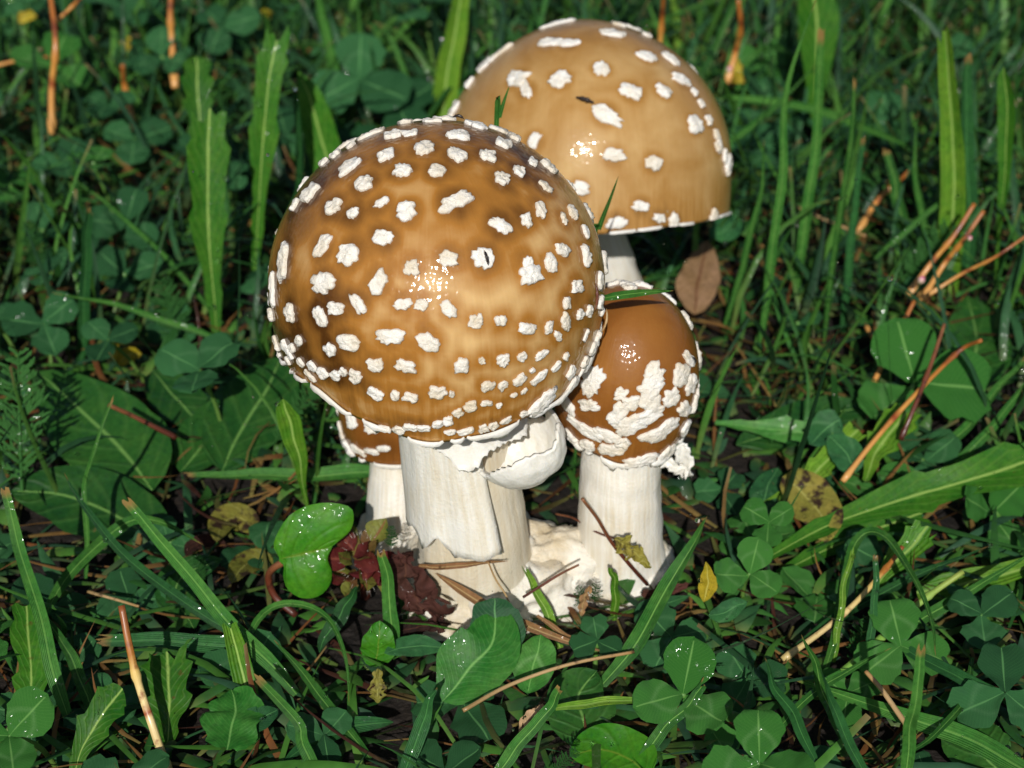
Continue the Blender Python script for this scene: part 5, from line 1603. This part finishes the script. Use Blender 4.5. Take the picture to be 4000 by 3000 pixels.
# flower buds on the stalks
for x, y, z, s in [(1990, 605, 3.2, 16), (1575, 150, 4.5, 12), (1925, 375, 3.0, 13), (1835, 530, 2, 12), (2095, 515, 4.5, 10)]:
    P = at_z(x * K, y * K, z / 100)
    r0 = s * K * pxm(P) * 0.5
    C = [P + Vector((0.3, 0, 0.95)) * (r0 * 2.6 * (t - 0.5)) for t in np.linspace(0, 1, 9)]
    V, F, U = tube_geo(C, [r0 * max(0.1, math.sin(math.pi * (0.08 + 0.8 * t))) for t in np.linspace(0, 1, 9)], 9)
    tag(mesh_obj('flower_bud', V, F, M['bud'], uvs=U, origin=P), 'tiny pink-tipped flower bud among the orange stalks', 'bud', 'pink-tipped buds')
for k, (x, y, z) in enumerate([(245, 755, 1.2), (265, 775, 1.0), (280, 740, 1.4), (255, 790, 0.8), (1600, 160, 3), (1580, 175, 3), (580, 35, 4), (275, 110, 3), (40, 50, 4)]):
    P = at_z(x * K, y * K, z / 100)
    a = crd.uniform(0, 6.28)
    C = cr([P, P + Vector((math.cos(a) * 0.004, math.sin(a) * 0.004, 0.003)), P + Vector((math.cos(a) * 0.009, math.sin(a) * 0.008, 0.002))], 9)
    V, F, U = strip_geo(C, 0.0026, p_oval, (CAM - P).normalized(), 5, 0.2, 0.2, 0.5, seed=k)
    tag(mesh_obj('yellow_leaf', V, F, M['yellow_leaf'], uvs=U, origin=P), 'small yellowed leaf scrap ' + near_phrase(P), 'leaf', 'yellowed leaf scraps')


# ------------------------------------------------------------------ lawn grass (mass)
def in_front(x, y, tip):
    """keep the sight of the mushrooms free, as the flattened foreground does"""
    px_, py_ = project(tip)
    if y < 0.40 and 1330 < px_ < 2760 and py_ < 2360: return True
    return False


def grass_mass(name, n, area, lmin, lmax, wmin, wmax, palette, seed, mat, flat=0.0, rows=6, dens=None, zbase=0.0, brown_tip=0.35):
    rd = random.Random(seed)
    verts, faces, cols_ = [], [], []
    made = 0
    tries = 0
    while made < n and tries < n * 6:
        tries += 1
        x = rd.uniform(area[0], area[1])
        y = rd.uniform(area[2], area[3])
        if dens and rd.random() > dens(x, y): continue
        if any((x - b0.x) ** 2 + (y - b0.y) ** 2 < (rr * 0.95) ** 2 for b0, rr in STEMS): continue
        L = rd.uniform(lmin, lmax)
        W = rd.uniform(wmin, wmax) * (1 + 1.5 * max(0.0, min(0.5, y - 0.40)))
        hd = rd.uniform(0, 6.283)
        el = rd.uniform(0.25, 1.45) if not flat else rd.uniform(0.0, flat)
        under = any((x - c.x) ** 2 + (y - c.y) ** 2 < (rr * 1.08) ** 2 for c, rr, _ in CAPS)
        if under:
            L *= 0.5; el *= 0.6
        if y < 0.36: el *= 0.62
        curl = rd.uniform(-1.9, 0.4) if not flat else rd.uniform(-1.2, 0.8)
        P = Vector((x, y, zbase + rd.uniform(-0.002, 0.004) if not flat else zbase + rd.uniform(0, 0.007)))
        C = [P.copy()]
        e = el
        h = hd
        seg = L / (rows - 1)
        bend = rd.uniform(-0.5, 0.5)
        for i in range(rows - 1):
            P = P + Vector((math.cos(h) * math.cos(e), math.sin(h) * math.cos(e), math.sin(e))) * seg
            if P.z < 0.002: P.z = 0.002
            C.append(P.copy())
            e += curl / (rows - 1)
            h += bend / (rows - 1) * 2
        if not flat:
            if in_front(x, y, C[-1]) or in_front(x, y, C[rows // 2]): continue
            if y < 0.29 and max(q.z for q in C) > 0.03: continue
            # no blade through a cap
            bad = False
            for c, rr, dn in CAPS:
                for q in C[2:]:
                    if q.z > c.z - dn - 0.002 and (q - c).length < rr * 1.05: bad = True
            if bad: continue
        # keep the camera clear
        if min((q - CAM).length for q in C) < 0.17: continue
        if rd.random() < 0.93 and covers(C[1:]) > (0.15 if not flat else 0.4): continue
        made += 1
        a = hd + 1.5708 + rd.uniform(-0.5, 0.5)
        S = Vector((math.cos(a), math.sin(a), rd.uniform(-0.3, 0.3))).normalized()
        i0 = len(verts)
        pc = rd.choice(palette)
        v = rd.uniform(0.7, 1.25)
        cut = rd.random() < brown_tip
        T = (C[-1] - C[0]).normalized()
        Nn = S.cross(T)
        for i, c in enumerate(C):
            t = i / (rows - 1)
            w_ = W * 0.5 * (p_cut(t) if cut else max(0.03, p_blade(t)))
            verts += [c - S * w_, c + Nn * (-w_ * 0.25), c + S * w_]
            cc = [pc[k] * v for k in range(3)]
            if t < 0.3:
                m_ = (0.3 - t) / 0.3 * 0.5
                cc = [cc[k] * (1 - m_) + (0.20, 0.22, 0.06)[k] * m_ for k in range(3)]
            if cut and i == rows - 1:
                cc = [0.20, 0.15, 0.06]
            cols_ += [(*cc, 1)] * 3
        for i in range(rows - 1):
            b0 = i0 + i * 3
            faces += [(b0, b0 + 1, b0 + 4, b0 + 3), (b0 + 1, b0 + 2, b0 + 5, b0 + 4)]
        if not flat and C[-1].z > 0.015 and rd.random() < 0.5:
            k = rd.randrange(2, rows)
            DEW_PTS.append((C[k], W * 0.4, Nn))
    o = mesh_obj(name, verts, faces, mat)
    ca = o.data.color_attributes.new('tint', 'FLOAT_COLOR', 'POINT')
    ca.data.foreach_set('color', np.asarray(cols_, dtype=np.float32).ravel())
    return o


GREENS = [lin(h)[:3] for h in ('#2a5624', '#38692e', '#264a2a', '#42722a', '#335e38', '#4a7830', '#2c4e34')]
BROWNS = [lin(h)[:3] for h in ('#50341c', '#6c4a28', '#321e12', '#846034', '#40241a', '#54562a', '#2c381a', '#6e4424', '#86683a')]


def dens_view(x, y):
    return 1.0 if abs(x) < 0.34 * y + 0.10 and 0.16 < y < 0.95 else 0.28


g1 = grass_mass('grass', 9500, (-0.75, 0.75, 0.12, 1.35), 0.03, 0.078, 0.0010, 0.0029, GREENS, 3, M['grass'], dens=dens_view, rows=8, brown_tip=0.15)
tag(g1, 'short green lawn grass growing between clovers and mushrooms', 'grass', kind='stuff')
g2 = grass_mass('grass_litter', 9000, (-0.7, 0.7, 0.14, 1.2), 0.012, 0.045, 0.0006, 0.0021, BROWNS, 5, M['litter'], flat=0.4, rows=6, dens=dens_view, brown_tip=0.1)
tag(g2, 'brown dead grass bits and scraps on the soil', 'litter', kind='stuff')
# fine thin background grass
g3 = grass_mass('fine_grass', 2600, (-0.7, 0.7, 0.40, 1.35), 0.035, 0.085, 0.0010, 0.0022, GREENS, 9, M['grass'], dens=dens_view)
tag(g3, 'thin upright lawn grass behind the mushrooms', 'grass', kind='stuff')
# low leafy ground cover
g4 = grass_mass('ground_cover', 11000, (-0.7, 0.7, 0.14, 1.2), 0.006, 0.020, 0.0020, 0.0058, GREENS, 13, M['grass'], flat=0.9, rows=5, dens=dens_view, brown_tip=0.0)
tag(g4, 'small low green leaves covering the soil under the grass', 'ground cover', kind='stuff')

# ------------------------------------------------------------------ dew
rd = random.Random(77)
bm = bmesh.new()
bmesh.ops.create_icosphere(bm, subdivisions=2, radius=1)
iv = [v.co.copy() for v in bm.verts]
fi = [tuple(v.index for v in f.verts) for f in bm.faces]
bm.free()
verts, faces = [], []
BIG = [q for q in DEW_PTS if q[0].y > 0.45]
rd.shuffle(DEW_PTS)
rd.shuffle(BIG)
for P, wd, Nn in BIG[:330]:
    r0 = rd.uniform(0.0006, 0.0012)
    i = len(verts)
    verts += [P + Vector((0, -r0 * 0.8, 0)) + v * r0 for v in iv]
    faces += [tuple(k + i for k in f) for f in fi]
for P, wd, Nn in DEW_PTS[:4200]:
    r0 = rd.uniform(0.00012, 0.00030) if rd.random() < 0.94 else rd.uniform(0.0004, 0.0008)
    q = P + Vector((rd.uniform(-wd, wd), 0, 0)) * 0.6 + Nn.normalized() * (r0 * 0.5)
    i = len(verts)
    verts += [q + v * r0 for v in iv]
    faces += [tuple(k + i for k in f) for f in fi]
dw = mesh_obj('dew', verts, faces, M['dew'])
tag(dw, 'clear dewdrops sitting on grass blades and clover leaflets', 'dew', kind='stuff')
